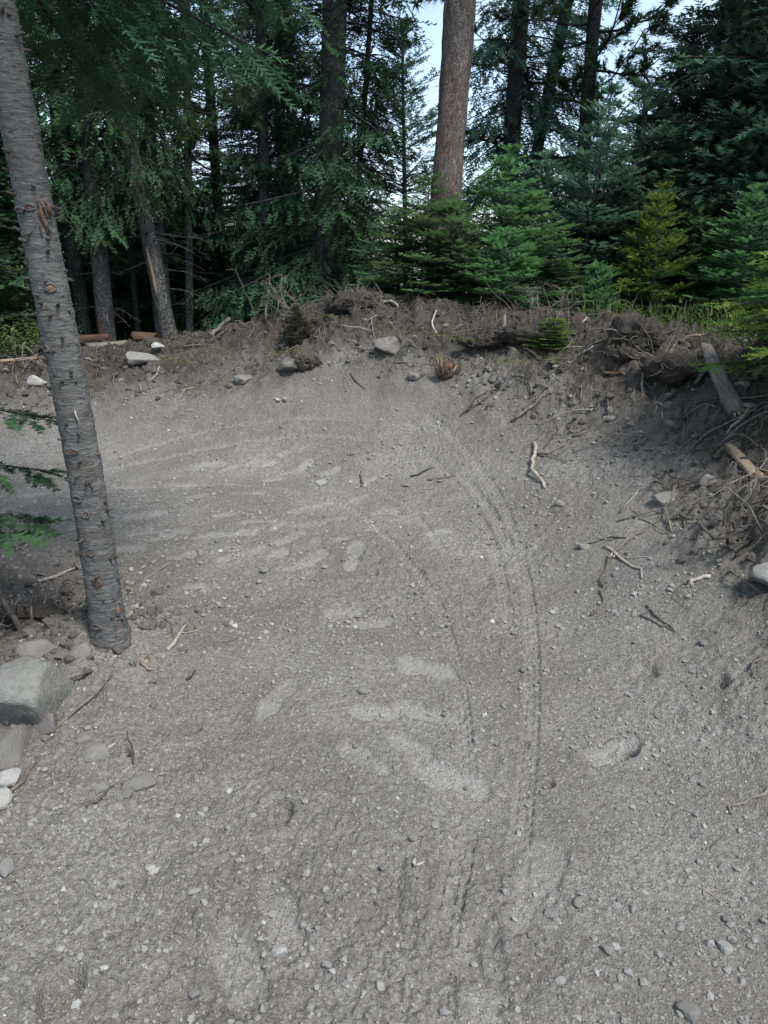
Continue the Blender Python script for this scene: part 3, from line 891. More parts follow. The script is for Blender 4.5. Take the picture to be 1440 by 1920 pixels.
def stem(name, label, a, b, H, r0, r1, bark, **k):
    ln = lean_of(a, b)
    z = gz(a[0], a[1]); x = a[0]+ln[0]*(z-a[2])
    return tree(name, label, (x, a[1]), H, r0, r1, bark, lean=ln, **k)

# ---------------------------------------------------------------- the stems standing behind the berm, left to right
GT = 'tall conifers standing behind the berm'
stem('spruce_tree', 'dim grey trunk farthest left among bright bushes beyond the near tree', (-5.268, 11.000, 0.564), (-5.266, 11.000, 1.724), 9, .10, .05, M_BARK, crown='spruce_d', needles=M_SPRUCE, cs=(.62, .62, .8), group=GT)
stem('spruce_tree', 'thin dark leaning trunk seen just right of the near tree against blue sky', (-3.652, 9.200, 0.797), (-3.642, 9.200, 2.550), 9, .085, .05, M_BARKDARK, crown='spruce_d', needles=M_SPRUCE, cs=(.62, .62, .85), group=GT, dead=1)
t = stem('pine_tree', 'grey trunk with an orange rotten scar at its foot', (-3.313, 9.000, 0.814), (-3.261, 9.000, 2.314), 10, .105, .06, M_BARK, crown='spruce_d', needles=M_SPRUCE, cs=(.62, .62, .9), group=GT, dead=1)
V, F = tube(wiggle((0, -.115, .0), (-.02, -.10, .62), 9, .006, RS), np.array([.045, .05, .05, .045, .04, .036, .03, .022, .01]), 7)
link('rotten_scar', mesh_np('rotten_scar', V, F), M_ROT, t)
t = stem('pine_tree', 'pale grey trunk leaning left with a long light scar', (-2.560, 8.900, 0.731), (-2.770, 8.900, 2.624), 10, .10, .055, M_BARK, crown='spruce_d', needles=M_SPRUCE, cs=(.45, .45, .9), group=GT, dead=0)
ln = lean_of((-2.560, 8.900, 0.731), (-2.770, 8.900, 2.624))
V, F = tube([(ln[0]*z-.02, ln[1]*z-.085, z) for z in (.7, .85, 1.0, 1.15, 1.3)], [.008, .022, .024, .02, .006], 6)
link('light_scar', mesh_np('light_scar', V, F), M_TAN, t)
stem('spruce_tree', 'dark trunk standing straight behind the scarred leaning trunk', (-2.741, 9.400, 0.715), (-2.716, 9.400, 2.346), 11, .12, .06, M_BARKDARK, crown='spruce_d', needles=M_SPRUCE, cs=(.45, .45, 1.0), group=GT, dead=2)
stem('dead_sapling', 'thin bare dark stem between the rotten footed trunk and the scarred one', (-3.130, 9.600, 0.762), (-3.108, 9.600, 2.069), 5, .035, .015, M_BARKDARK, group=GT, dead=1)
stem('pine_tree', 'slim straight dark trunk with pine tufts against the sky', (-2.467, 9.600, 0.709), (-2.228, 9.600, 3.681), 11, .05, .035, M_BARKDARK, crown='pine_a', needles=M_PINE, cs=(.75, .75, .8), crown_z=.5, group=GT, dead=1)
stem('spruce_tree', 'dark spruce with a trailing skirt left of the big grey trunk', (-1.524, 9.800, 0.943), (-1.402, 9.800, 4.039), 12, .075, .05, M_BARKDARK, crown='spruce_a', needles=M_SPRUCE, cs=(.44, .44, .92), group=GT)
stem('spruce_tree', 'thin dark spruce just left of the big grey trunk', (-1.431, 10.800, 0.876), (-1.331, 10.800, 4.288), 12, .055, .04, M_BARKDARK, crown='spruce_b', needles=M_SPRUCE, cs=(.52, .52, .95), group=GT, dead=2)
stem('spruce_tree', 'big smooth grey trunk rising from the top of the dirt mound', (-0.722, 9.600, 0.989), (-0.554, 9.600, 3.938), 13, .155, .10, M_BARK, crown='spruce_b', needles=M_SPRUCE, cs=(.68, .68, 1.05), group=GT, dead=0, sides=18, rings=50)
stem('spruce_tree', 'slender dark stem right of the big grey trunk', (-0.433, 10.200, 0.984), (-0.242, 10.200, 3.187), 9, .035, .025, M_BARKDARK, crown='spruce_d', needles=M_SPRUCE, cs=(.5, .5, .75), group=GT, dead=1)
stem('spruce_tree', 'bushy dark spruce filling the gap left of the reddish pine', (0.328, 11.200, 0.849), (0.246, 11.200, 3.966), 3.9, .05, .015, M_BARKDARK, crown='fir_b', needles=M_BLUE, cs=(1.25, 1.25, 1.1), group=GT)
stem('pine_tree', 'thick reddish pine trunk with flaky bark behind the young firs', (0.630, 8.600, 1.252), (0.753, 8.600, 3.831), 13, .165, .125, M_PINEBARK, crown='pine_b', needles=M_PINE, cs=1.0, crown_z=.2, group=GT, sides=24, rings=110, rough=.13)
stem('spruce_tree', 'dark trunk just right of the reddish pine', (1.794, 11.800, 0.809), (1.867, 11.800, 4.599), 13, .13, .10, M_BARKDARK, crown='spruce_d', needles=M_BLUE, cs=(.75, .75, 1.0), group=GT, dead=2)
stem('spruce_tree', 'slanting dark trunk right of the pine with sky behind its foot', (2.182, 12.500, 1.820), (2.494, 12.500, 3.897), 12, .10, .07, M_BARKDARK, crown='spruce_b', needles=M_BLUE, cs=(.7, .7, .95), group=GT, dead=0)
stem('pine_tree', 'brownish trunk half hidden by the upper sprays of the right hand firs', (2.820, 11.500, 2.019), (2.809, 11.500, 4.279), 12, .10, .08, M_BARKDARK, crown='pine_a', needles=M_PINE, cs=1.0, crown_z=-.7, group=GT)

# dense firs on the right
GR = 'dense firs crowding the right side'
for (u, y, H, pr, nd, cs, lab) in (
    ((3.157, 10.200, 1.321), 0, 2.9, 'spruce_c', M_BLUE, (.9, .9, .33), 'bluish fir whose top stands against the sky gap on the right'),
    ((3.685, 9.400, 1.343), 0, 3.8, 'spruce_c', M_BLUE, (1.0, 1.0, .43), 'dense bluish fir rising beyond the yellow green fir'),
    ((4.394, 9.000, 1.354), 0, 10, 'spruce_a', M_BLUE, (1.0, 1.0, .9), 'tall dense fir at the right edge of the forest'),
    ((4.910, 8.400, 1.370), 0, 9, 'spruce_c', M_BLUE, (1.0, 1.0, .9), 'fir just past the right edge with its boughs in view'),
    ((4.506, 12.600, 1.256), 0, 3.0, 'spruce_a', M_SPRUCE, (.8, .8, .28), 'dark spruce deep between the right hand firs'),
    ((3.086, 13.200, 1.239), 0, 2.6, 'spruce_c', M_BLUE, (.9, .9, .30), 'spruce behind the slanting trunk on the right'),
    ((2.489, 9.400, 1.343), 0, 2.2, 'fir_b', M_BLUE, (.95, .95, .66), 'bushy bluish fir at the left end of the right hand thicket'),
    ((2.835, 9.000, 1.354), 0, 2.8, 'fir_b', M_BLUE, (1.1, 1.1, .82), 'bushy fir rising left above the yellow green fir'),
    ((3.502, 9.700, 1.335), 0, 3.4, 'fir_b', M_BLUE, (1.25, 1.25, .98), 'bushy fir rising right behind the yellow green fir'),
    ((3.742, 9.100, 1.351), 0, 3.6, 'fir_b', M_BLUE, (1.25, 1.25, 1.05), 'dense fir with drooping boughs right of the yellow green fir'),
    ((4.528, 9.900, 1.330), 0, 4.3, 'fir_b', M_BLUE, (1.4, 1.4, 1.22), 'tallest bushy fir of the right hand thicket'),
    ((4.162, 8.500, 1.368), 0, 3.6, 'fir_b', M_BLUE, (1.2, 1.2, 1.05), 'bushy fir at the right edge behind the near boughs'),
    ((4.665, 10.600, 1.310), 0, 8, 'spruce_c', M_BLUE, (1.1, 1.1, .8), 'broad bluish fir in the gap between the two tall right hand firs'),
    ((3.774, 11.200, 1.294), 0, 2.6, 'spruce_c', M_BLUE, (1.0, 1.0, .30), 'shorter bluish fir left of the dense one beyond the yellow green fir'),
    ((5.632, 10.500, 1.313), 0, 9, 'spruce_c', M_BLUE, (1.1, 1.1, .95), 'bluish fir filling the top right corner'),
    ((5.799, 12.400, 1.261), 0, 11, 'spruce_a', M_SPRUCE, (1, 1, 1), 'dark spruce behind the tall firs at the right edge')):
    tree('fir_tree', lab, (u[0], u[1]), H, .09, .03, M_BARKDARK, pr, nd, cs, group=GR)

GY_ = 'young firs along the crest of the berm'
for (u, pr, nd, cs, H, lab) in (
    ((1.075, 7.900, 1.070), 'fir_b', M_FIR, (.72, .72, .49), 1.6, 'young green fir with an upright leader in front of the pine'),
    ((0.424, 7.600, 1.090), 'fir_a', M_FIR, (.70, .70, .42), 1.1, 'low bushy young fir left of the pine foot'),
    ((0.154, 7.900, 1.070), 'fir_a', M_FIR, (.62, .62, .36), .95, 'lowest bushy fir at the left end of the clump at the pine foot'),
    ((0.682, 7.500, 1.047), 'fir_c', M_FIR, (.95, .95, .58), .9, 'small fir filling the front of the young clump at the pine foot'),
    ((1.442, 7.800, 1.077), 'fir_a', M_FIR, (.85, .85, .48), 1.3, 'young fir right of the one with the upright leader'),
    ((2.100, 8.600, 1.023), 'fir_b', M_BLUE, (.85, .85, .76), 2.6, 'bluish young fir with a star shaped leader tip'),
    ((1.861, 9.200, 0.983), 'fir_b', M_BLUE, (.85, .85, .62), 2.1, 'bluish young fir behind the clump at the pine foot'),
    ((2.549, 8.700, 1.017), 'fir_b', M_BLUE, (.85, .85, .58), 2.0, 'bluish young fir between the star tipped fir and the bright one'),
    ((2.719, 7.700, 1.032), 'fir_b', M_LIME, (.56, .56, .50), 1.7, 'bright yellow green young fir above the root mound'),
    ((2.570, 8.000, 1.037), 'fir_a', M_FIR, (.62, .62, .48), 1.2, 'mid green fir pressed against the left side of the bright one'),
    ((3.325, 8.200, 0.995), 'fir_a', M_FIR, (.85, .85, .60), 1.6, 'mid green young fir right of the bright one'),
    ((3.479, 7.500, 1.097), 'fir_b', M_FIR, (.70, .70, .50), 1.7, 'mid green young fir behind the weathered log'),
    ((3.818, 8.900, 1.003), 'fir_b', M_BLUE, (.9, .9, .72), 2.4, 'bluish fir standing behind the mid green pair on the right'),
    ((1.075, 7.100, 0.931), 'fir_c', M_FIR, (.72, .72, .42), .65, 'knee high fir at the lip beside the pale stub'),
    ((0.012, 8.800, 1.010), 'fir_c', M_BLUE, (.9, .9, .55), .9, 'small dark fir right of the dirt mound'),
    ((2.152, 7.600, 0.884), 'fir_c', M_FIR, (.62, .62, .5), .8, 'small fir left of the root mound')):
    tree('young_fir', lab, (u[0], u[1]), H, .026, .006, M_BARKDARK, pr, nd, cs, lean=(.09*math.sin(u[0]*37), .09*math.cos(u[1]*53)), group=GY_, sides=8, rings=12)
for u, k, m, lab in (((-3.059, 12.600, 0.755), .56, M_FIR, 'sunlit young fir just right of the slim straight trunk, far back'), ((-2.916, 13.400, 0.702), .62, M_FIR, 'sunlit young fir far back in the middle of the left gap'), ((-2.281, 12.200, 0.782), .55, M_LIME, 'pale young fir far back beside the trailing skirt'),
                  ((-2.346, 11.400, 0.836), .40, M_FIR, 'low young fir in front of the far sunlit ones'), ((-5.121, 12.400, 0.769), .62, M_FIR, 'young fir far back just right of the near trunk'), ((-4.446, 12.800, 0.742), .8, M_SPRUCE, 'dark young fir between the rotten footed trunk and the scarred one'),
                  ((-3.601, 11.600, 0.822), .7, M_SPRUCE, 'dark young fir behind the scarred leaning trunk'), ((-3.491, 13.000, 0.728), .75, M_FIR, 'young fir far back left of the slim straight trunk'), ((-5.745, 11.800, 0.809), .8, M_LIME, 'pale green young fir far back at the left edge'), ((-0.346, 12.400, 0.769), .55, M_BLUE, 'low fir deep in the shade right of the big grey trunk')):
    tree('young_fir', lab, (u[0], u[1]), 3.4*k, .026, .006, M_BARKDARK, 'fir_b', m, (k*1.35, k*1.35, k), group='young firs far back between the stems', sides=6, rings=8)
RF = np.random.default_rng(123)
for k in range(34):
    yy = RF.uniform(15, 26); uu = RF.uniform(-.54, -.02) if k < 24 else RF.uniform(.02, .5)
    kk = RF.uniform(.55, .8)*(.6+yy/40)
    tree('young_fir', 'low young fir closing the gap between stems far behind the berm', (uu*yy, yy), 3.4*kk, .026, .006, M_BARKDARK, 'fir_b', [M_FIR, M_SPRUCE, M_BLUE][k % 3], (kk*1.9, kk*1.9, kk), group='low young firs far behind the stems', sides=6, rings=6)
p = (1.333, 5.933)
tree('fir_sapling', 'tiny yellow green fir sapling on the lip of the berm', p, .32, .010, .003, M_BARKDARK, 'fir_c', M_LIME, (.34, .34, .15), sides=6, rings=8)
p = (-0.775, 6.813)
tree('fir_sapling', 'small half buried fir top in the face of the mound', p, .3, .010, .004, M_BARKDARK, 'fir_c', M_DULL, (.25, .25, .20), sides=6, rings=8)

# background wood far behind, each tree its own
GB = 'far trees of the forest behind'
RT = np.random.default_rng(77)
far = []
for k in range(52):
    yy = RT.uniform(12.5, 34); xx = RT.uniform(-.56, .60)*(yy*1.0+1.0)
    u_ = xx/yy
    if any(a < u_ < b for a, b in ((-.29, -.15), (-.05, .09), (.13, .42))): continue
    if all((xx-a)**2+(yy-b)**2 > 1.7 for a, b in far):
        far.append((xx, yy))
for xx, yy in far:
    c = RT.choice(['spruce_a', 'spruce_b', 'spruce_c', 'spruce_d', 'pine_b'])
    nd = {'pine_b': M_PINE}.get(c, [M_SPRUCE, M_BLUE][int(RT.integers(0, 2))])
    tree('pine_tree' if c == 'pine_b' else 'spruce_tree', 'dark conifer deep in the forest behind the front stems' if nd is not M_PINE else 'tufted pine deep in the forest behind the front stems',
         (xx, yy), 12, .11, .05, M_BARKDARK, c, nd, (lambda q: (q*.72, q*.72, q))(RT.uniform(.8, 1.15)), group=GB if nd is not M_PINE else 'far pines of the forest behind', sides=8, rings=10, dead=2 if c in ('spruce_d', 'pine_b') else None)
for xx, yy, c in ((-4.8, 8.3, 'spruce_c'), (-6.0, 7.0, 'spruce_a'), (5.9, 5.9, 'spruce_c'), (-5.4, 10.5, 'spruce_c'), (-2.5, 12.0, 'spruce_c'), (-3.6, 11.4, 'spruce_a')):
    tree('spruce_tree', 'dark conifer deep in the forest behind the front stems', (xx, yy), 9, .09, .04, M_BARKDARK, c, M_SPRUCE, .8, group=GB, sides=8, rings=10)

# ---------------------------------------------------------------- bushes and ground cover beyond the crest
RU = np.random.default_rng(91)
def leafy(seed, n, rx, rz, leaf, stems=12):
    r = np.random.default_rng(seed)
    st, leaves = [], []
    for k in range(stems):
        az = r.uniform(0, 6.28); L = r.uniform(.5, 1.1)
        e = np.array([math.sin(az)*rx*L, math.cos(az)*rx*L, rz*r.uniform(.6, 1.1)])
        w = wiggle((0, 0, 0), e, 7, .03, r); w[:, 2] += .12*np.sin(np.linspace(0, np.pi, 7)); st.append(tube(w, np.linspace(.008, .002, 7), 3, False))
        for j in range(n//stems):
            t = r.uniform(.2, 1); p = e*t+r.normal(0, .10, 3)*np.array([1, 1, .8]); p[2] = max(.02, p[2])
            d = r.normal(0, 1, 3); d[2] = abs(d[2])*.4; d /= np.linalg.norm(d); s = np.cross(d, UP); s /= np.linalg.norm(s)
            l = leaf*r.uniform(.6, 1.2)
            leaves.append([p, p+d*l*.5+s*l*.3, p+d*l-UP*l*.15, p+d*l*.5-s*l*.3])
    L = np.array(leaves); V = L.reshape(-1, 3); F = np.arange(len(V)).reshape(-1, 4)
    me = foliage_mesh('foliage', V, F, np.repeat(r.uniform(0, 1, len(L)), 4))
    Sv, Sf = join(st)
    return me, mesh_np('stems', Sv, Sf)
BUSH = [leafy(1, 1500, .55, .75, .07), leafy(2, 1400, .45, 1.0, .06), leafy(3, 1100, .6, .5, .08)]
def bush(p, k, sc, label, group, mat=M_LEAF):
    t = thing('leafy_bush', label, 'bush', (p[0], p[1], sheet_height(p[0], p[1])-.02), group, RU.uniform(0, 6.28))
    put(BUSH[k][0], mat, t, 'foliage', (0, 0, 0), 0, sc); put(BUSH[k][1], M_DARKWOOD, t, 'stems', (0, 0, 0), 0, sc)
for u, k, sc, lab in (
    ((-4.162, 8.300, 0.818), 1, 1.3, 'tall pale leaved bush at the left edge behind the fallen log'),
    ((-4.276, 9.200, 0.734), 0, 1.2, 'bright green bush glimpsed just left of the near tree'),
    ((-3.810, 7.600, 0.674), 2, .8, 'low grey green bush over the left end of the fallen log'),
    ((-3.752, 10.600, 0.746), 0, .9, 'shady bush behind the rotten footed trunk'),
    ((-2.372, 10.600, 0.818), 0, 1.0, 'sunlit bush right of the slim straight trunk'),
    ((-1.871, 9.900, 0.836), 2, 1.0, 'low bright bush beside the skirt of the dark spruce'),
    ((-3.178, 11.600, 0.587), 1, 1.0, 'bright bush behind the slim straight trunk'),
    ((-3.038, 13.000, 0.728), 1, 1.3, 'pale sunlit bush far back in the left gap'),
    ((-5.232, 12.500, 0.762), 1, 1.5, 'bright bush far back right of the near tree'),
    ((-0.218, 10.400, 0.903), 2, .9, 'low bush in the shade right of the slender stem'),
    ((2.377, 7.500, 0.894), 2, .7, 'leafy plant left of the root mound'),
    ((2.814, 7.400, 0.903), 2, .8, 'broad leaved plant right of the root mound'),
    ((3.162, 7.200, 0.971), 0, .7, 'leafy bush above the top end of the weathered log')):
    bush(u, k, sc, lab, 'leafy bushes beyond the berm')

for k in range(22):
    yy = RU.uniform(11, 16); uu = RU.uniform(-.50, -.02) if k < 15 else RU.uniform(.0, .5)
    bush((uu*yy, yy), int(RU.integers(0, 3)), RU.uniform(.9, 1.7), 'bush in the shade among the stems far behind the berm', 'bushes far back among the stems', [M_LEAF, M_LEAF, M_LIME][k % 3])

def blades(name, centres, n, hgt, label, mat, seed, spread=.3):
    r = np.random.default_rng(seed); T = []; tn = []
    for cx, cy, m in centres:
        for k in range(m):
            x, y = cx+r.normal(0, spread), cy+r.normal(0, spread*.6)
            z = sheet_height(x, y); h = hgt*r.uniform(.4, 1.1); a = r.uniform(0, 6.28); l = r.uniform(.1, .6)*h
            w = .004+.003*r.uniform(); c, s = math.cos(a), math.sin(a)
            b0, b1 = (x-w*s, y+w*c, z-.02), (x+w*s, y-w*c, z-.02); mx = (x+c*l*.35, y+s*l*.35, z+h*.65); tp = (x+c*l, y+s*l, z+h*r.uniform(.75, 1))
            T += [b0, b1, mx, (mx[0]-w*s*.8, mx[1]+w*c*.8, mx[2]), (mx[0]+w*s*.8, mx[1]-w*c*.8, mx[2]), tp]; tn += [r.uniform()]*6
    V = np.array(T); F = np.arange(len(V)).reshape(-1, 3)
    return tag(link(name, foliage_mesh(name, V, F, np.array(tn)), mat), label, None, None, 'stuff')
cen = []
for u in ((2.469, 6.600, 0.933), (2.682, 6.800, 0.960), (2.704, 6.500, 0.966), (2.758, 6.300, 0.964), (2.824, 6.000, 0.953), (2.873, 5.800, 0.974), (1.987, 7.200, 0.823), (2.237, 7.200, 0.873), (2.519, 7.300, 0.913)): cen.append((u[0], u[1], 170))
for u in ((-2.385, 8.900, 0.731), (-2.107, 8.800, 0.771), (-1.834, 9.000, 0.814), (-1.640, 9.000, 0.875), (-2.982, 8.800, 0.711), (-3.363, 8.800, 0.650), (-3.754, 8.400, 0.635), (-4.024, 8.200, 0.601), (-2.508, 10.500, 0.683), (-2.063, 10.500, 0.719)): cen.append((u[0], u[1], 150))
blades('grass', cen, 0, .30, 'thin grass tufts along the back of the berm', M_GRASS, 5)
cov = [(RU.uniform(-8, 8), RU.uniform(9.2, 14), 14) for _ in range(150)]
blades('undergrowth', cov, 0, .38, 'low green undergrowth on the forest floor', M_LEAF, 6, .45)

# ---------------------------------------------------------------- the near young spruce on the left
def near_tree():
    bx, by = (-1.100, 2.609)
    z = sheet_height(bx, by)-.05
    t = thing('young_spruce', 'grey young spruce trunk standing close on the left with trimmed branch stubs', 'tree', (bx, by, z))
    lean = (-.020, -.01)
    H, r0, r1, sides, rings = 7.5, .066, .022, 56, 420
    zz = np.concatenate([[-.4, -.1], np.linspace(0, 3.0, rings), np.linspace(3.1, H, 40)])
    a = np.linspace(0, 2*np.pi, sides, endpoint=False)
    A, Z = np.meshgrid(a, zz)
    rad = (r0+(r1-r0)*np.clip(Z/H, 0, 1))*(1+.35*np.exp(-np.clip(Z, 0, None)/.07))
    rad = rad*(1+.035*fbm(np.cos(A)*1.5, Z*2.2+np.sin(A)*1.5, 82, 3))
    rad = rad+.0030*fbm(np.cos(A)*4+np.sin(A)*3, Z*38, 83, 3)+.0022*fbm(A*9, Z*60, 84, 2)
    V = np.stack([rad*np.cos(A)+lean[0]*Z+.012*np.sin(Z*2.1), rad*np.sin(A)+lean[1]*Z, Z], -1).reshape(-1, 3)
    n = len(zz); F = []
    for i in range(n-1):
        j = np.arange(sides); k = (j+1) % sides
        F.append(np.stack([i*sides+j, i*sides+k, (i+1)*sides+k, (i+1)*sides+j], 1))
    link('trunk', mesh_np('trunk', V, np.concatenate(F)), M_NEARBARK, t)
    def on(zh, az, out=0.0):
        r = (r0+(r1-r0)*zh/H)+out
        return np.array([r*math.sin(az)+lean[0]*zh+.012*math.sin(zh*2.1), -r*math.cos(az)+lean[1]*zh, zh])
    rr = np.random.default_rng(3)
    # whorls of trimmed stubs and short broken twigs
    for k in range(90):
        zh = rr.uniform(.12, 2.6); az = rr.uniform(-1.9, 1.9); L = rr.uniform(.006, .034)
        d = on(zh, az, L)-on(zh, az, 0); d[2] += rr.uniform(-.3, .6)*L
        V, F = tube([on(zh, az, -.01), on(zh, az, .001), on(zh, az, 0)+d], [.009, .007, rr.uniform(.002, .005)], 6)
        link('branch_stub', mesh_np('branch_stub', V, F), M_DARKWOOD, t)
    # orange wounds where larger limbs were cut away: (height, azimuth, width, height, proud)
    for zh, az, w, h in ((1.63, .80, .014, .014), (1.645, .1, .016, .008), (1.638, -.5, .018, .007), (1.40, .4, .016, .012), (1.20, -.6, .014, .010), (.84, -.15, .022, .010), (.66, -.3, .016, .010),
                         (.60, .05, .012, .011), (.45, .0, .012, .013), (.13, -.35, .022, .010), (.10, 1.05, .022, .05), (.19, 1.15, .014, .03), (2.22, -.3, .014, .016), (2.36, .6, .02, .03)):
        Vw, Fw = I2
        Vw = Vw*(1+.55*fbm(Vw[:, 0]*3+zh*9, Vw[:, 1]*3+Vw[:, 2]*4, 85, 2))[:, None]*np.array([w, .0055, h])
        c, s = math.cos(az), math.sin(az)
        Vw = np.stack([Vw[:, 0]*c-Vw[:, 1]*s, Vw[:, 0]*s+Vw[:, 1]*c, Vw[:, 2]], 1)+on(zh, az, -.002)
        link('bark_wound', mesh_np('bark_wound', Vw, Fw), M_ORANGE, t)
        ring = np.linspace(0, 2*np.pi, 15); e1 = np.array([c, s, 0.0])
        pr_ = [on(zh, az, .002)+e1*w*1.08*math.cos(q)*rr.uniform(.85, 1.15)+UP*h*1.08*math.sin(q)*rr.uniform(.85, 1.15) for q in ring]; pr_[-1] = pr_[0]
        Vr, Fr = tube(pr_, np.full(15, .0045)*rr.uniform(.6, 1.3, 15), 5, False)
        link('bark_collar', mesh_np('bark_collar', Vr, Fr), M_NEARBARK, t)
    for an in (-2.0, -.9, .25, 1.15, 2.3):                 # root flares running into the soil
        dx, dy = math.sin(an), -math.cos(an); L = rr.uniform(.085, .12)
        q = wiggle((dx*.03, dy*.03, .15), (dx*L, dy*L, -.04), 9, .003, rr); q[:, 2] -= .055*np.sin(np.linspace(0, np.pi, 9))
        Vr, Fr = tube(q, np.linspace(.030, .022, 9), 10); link('root_flare', mesh_np('root_flare', Vr, Fr), M_NEARBARK, t)
    fl = []                                                     # loose pale bark flakes standing off the stem
    for k in range(420):
        zh = rr.uniform(.03, 2.7); az = rr.uniform(-2.0, 2.0); w = rr.uniform(.003, .012); hh_ = rr.uniform(.0015, .004)
        a0 = w/.062
        p0, p1, p2 = on(zh, az-a0, .0005), on(zh+rr.normal(0, .003), az, rr.uniform(.002, .006)), on(zh, az+a0, .0005)
        up_ = UP*hh_
        fl.append((np.array([p0, p1-up_*.3, p2, p1+up_+(p1-on(zh, az, 0))*.4]), np.array([(0, 1, 3), (1, 2, 3)])))
    Vf, Ff = join(fl); tag(link('bark_flakes', mesh_np('bark_flakes', Vf, Ff, False), M_FLAKE, t), kind='stuff')
    # dark resin stained knot low on the stem and the split bark tongue high up
    Vw, Fw = I3; Vw = Vw*(1+.2*fbm(Vw[:, 0]*3, Vw[:, 1]*3+Vw[:, 2]*4, 86, 2))[:, None]*np.array([.022, .008, .024])+on(.32, .05, -.002)
    link('knot', mesh_np('knot', Vw, Fw), M_DARKROT, t)
    for k in range(9):                                          # torn bark hanging off the ring wound
        za, aa = rr.uniform(1.60, 1.68), rr.uniform(.45, 1.1)
        V, F = tube([on(za, aa, -.004), on(za-.012, aa+.03, .006), on(za-rr.uniform(.025, .06), aa+rr.uniform(-.1, .15), rr.uniform(.004, .018))], [.003, rr.uniform(.004, .008), .0015], 5)
        link('bark_tongue', mesh_np('bark_tongue', V, F), [M_ORANGE, M_ROT, M_NEARBARK][k % 3], t)
    V, F = tube([on(.985, .45, 0), on(.97, .45, .010), on(.945, .55, .016)], [.004, .003, .002], 5)
    link('wood_splinter', mesh_np('wood_splinter', V, F), M_BLEACH, t)
    # live crown: drooping boughs over the top left of the view
    tm = [shoot_template(rr, 14, .22, .17, .045) for _ in range(5)]
    sh, wd = [], []
    def bo(zb, az, L, dr):
        s, w = bough(rr, np.array([lean[0]*zb, lean[1]*zb, zb]), az, L, .22, dr, .075, .46, .06, .125, t0=.18, hang=.6)
        sh.extend(s); wd.extend(w)
    for zb, az, L, dr in ((2.42, .35, .95, .70), (2.5, .75, 1.0, .75), (2.38, 1.15, .75, .7), (2.62, .1, 1.2, .72), (2.66, .55, 1.15, .8), (2.72, .95, 1.0, .72), (2.8, -.4, 1.1, .7), (2.55, -.8, .9, .6),
                          (2.85, .3, 1.3, .72), (2.9, 1.3, .9, .6), (2.95, .8, 1.2, .7), (2.6, 1.7, .7, .6), (2.7, 2.2, .6, .5), (2.8, -1.6, .8, .5), (2.9, -2.3, .6, .5), (2.34, .0, .8, .75), (2.45, .5, .75, .8)):
        bo(zb, az, L, dr)
    zc = 3.05
    while zc < 7.4:
        for k in range(5):
            f = (zc-3)/4.5; L = 1.25*(1-f)**.8*rr.uniform(.7, 1.1)+.08
            s, w = bough(rr, np.array([lean[0]*zc, lean[1]*zc, zc]), rr.uniform(0, 6.28), L, .15+.4*f, .4*(1-f), .2, .35, .13, .17, t0=.15, hang=.3)
            sh.extend(s); wd.extend(w)
        zc += .26
    V, F, T = place(tm, sh, rr)
    link('crown', foliage_mesh('crown', V, F, T), M_SPRUCE, t)
    V, F = join([tube(a, b, 4, False) for a, b in wd]); tag(link('limbs', mesh_np('limbs', V, F), M_BARKDARK, t), kind='stuff')
M_DARKROT = wood_material('knot_brown', (.06, .042, .032), (.11, .075, .055), (.03, .023, .02), (1, 1, 1), 40)
M_FLAKE = wood_material('bark_flake', (.14, .14, .138), (.27, .27, .265), (.06, .058, .055), (1, 1, 1), 30)
near_tree()

# low sapling at the left edge whose sprays reach into view, and the yellow green fir at the right edge
def edge_fir(label, x, y, H, boughs, bark_r, mat, seed, needles=22, sl=.10, sec=.34):
    r = np.random.default_rng(seed)
    t = thing('fir_sapling', label, 'fir', (x, y, sheet_height(x, y)-.03))
    link('trunk', trunk_mesh(H, bark_r, .006, 8, 20, .04, seed % 9), M_BARKDARK, t)
    tm = [shoot_template(r, needles, .26, .17, .055) for _ in range(5)]
    sh, wd = [], []
    for z, az, L, rise, dr in boughs:
        s, w = bough(r, np.array([0, 0, z]), az, L, rise, dr,   .055, sec, .05, sl, t0=.1, hang=.15)
        sh += s; wd += w
    V, F, T = place(tm, sh, r)
    link('crown', foliage_mesh('crown', V, F, T), mat, t)
    V, F = join([tube(a, b, 4, False) for a, b in wd]); tag(link('limbs', mesh_np('limbs', V, F), M_BARKDARK, t), kind='stuff')
bl = [(1.02, 1.25, .72, .05, .35), (.92, 1.9, .62, .0, .25), (.80, 1.15, .66, .0, .35), (.62, 1.6, .60, .0, .30), (.52, 1.2, .62, .05, .3), (.45, 2.1, .55, .1, .3)]
bl += [(z, az, .4, .1, .3) for z in (.5, .7, .9, 1.05) for az in (3.2, 4.2, 5.3, 0.2)]
edge_fir('dark fir sapling past the left edge with drooping sprays in view', -1.98, 2.62, 1.15, bl, .016, M_SPRUCE, 12, sec=.17)
br = []
for k in range(11):
    zt = .30+.095*k
    for j in range(8):
        br.append((zt, -2.6+j*.78+.4*(k % 2), (1.0-.055*k)*(1 if j else .9), .12, .28))
br += [(.22, -1.2, 1.0, .05, .30), (.45, -1.35, .98, .1, .2), (.75, -1.6, .9, .1, .25)]
edge_fir('yellow green fir past the right edge with bright boughs in view', 2.86, 3.95, 1.42, br, .022, M_LIME, 13, 16, .10)

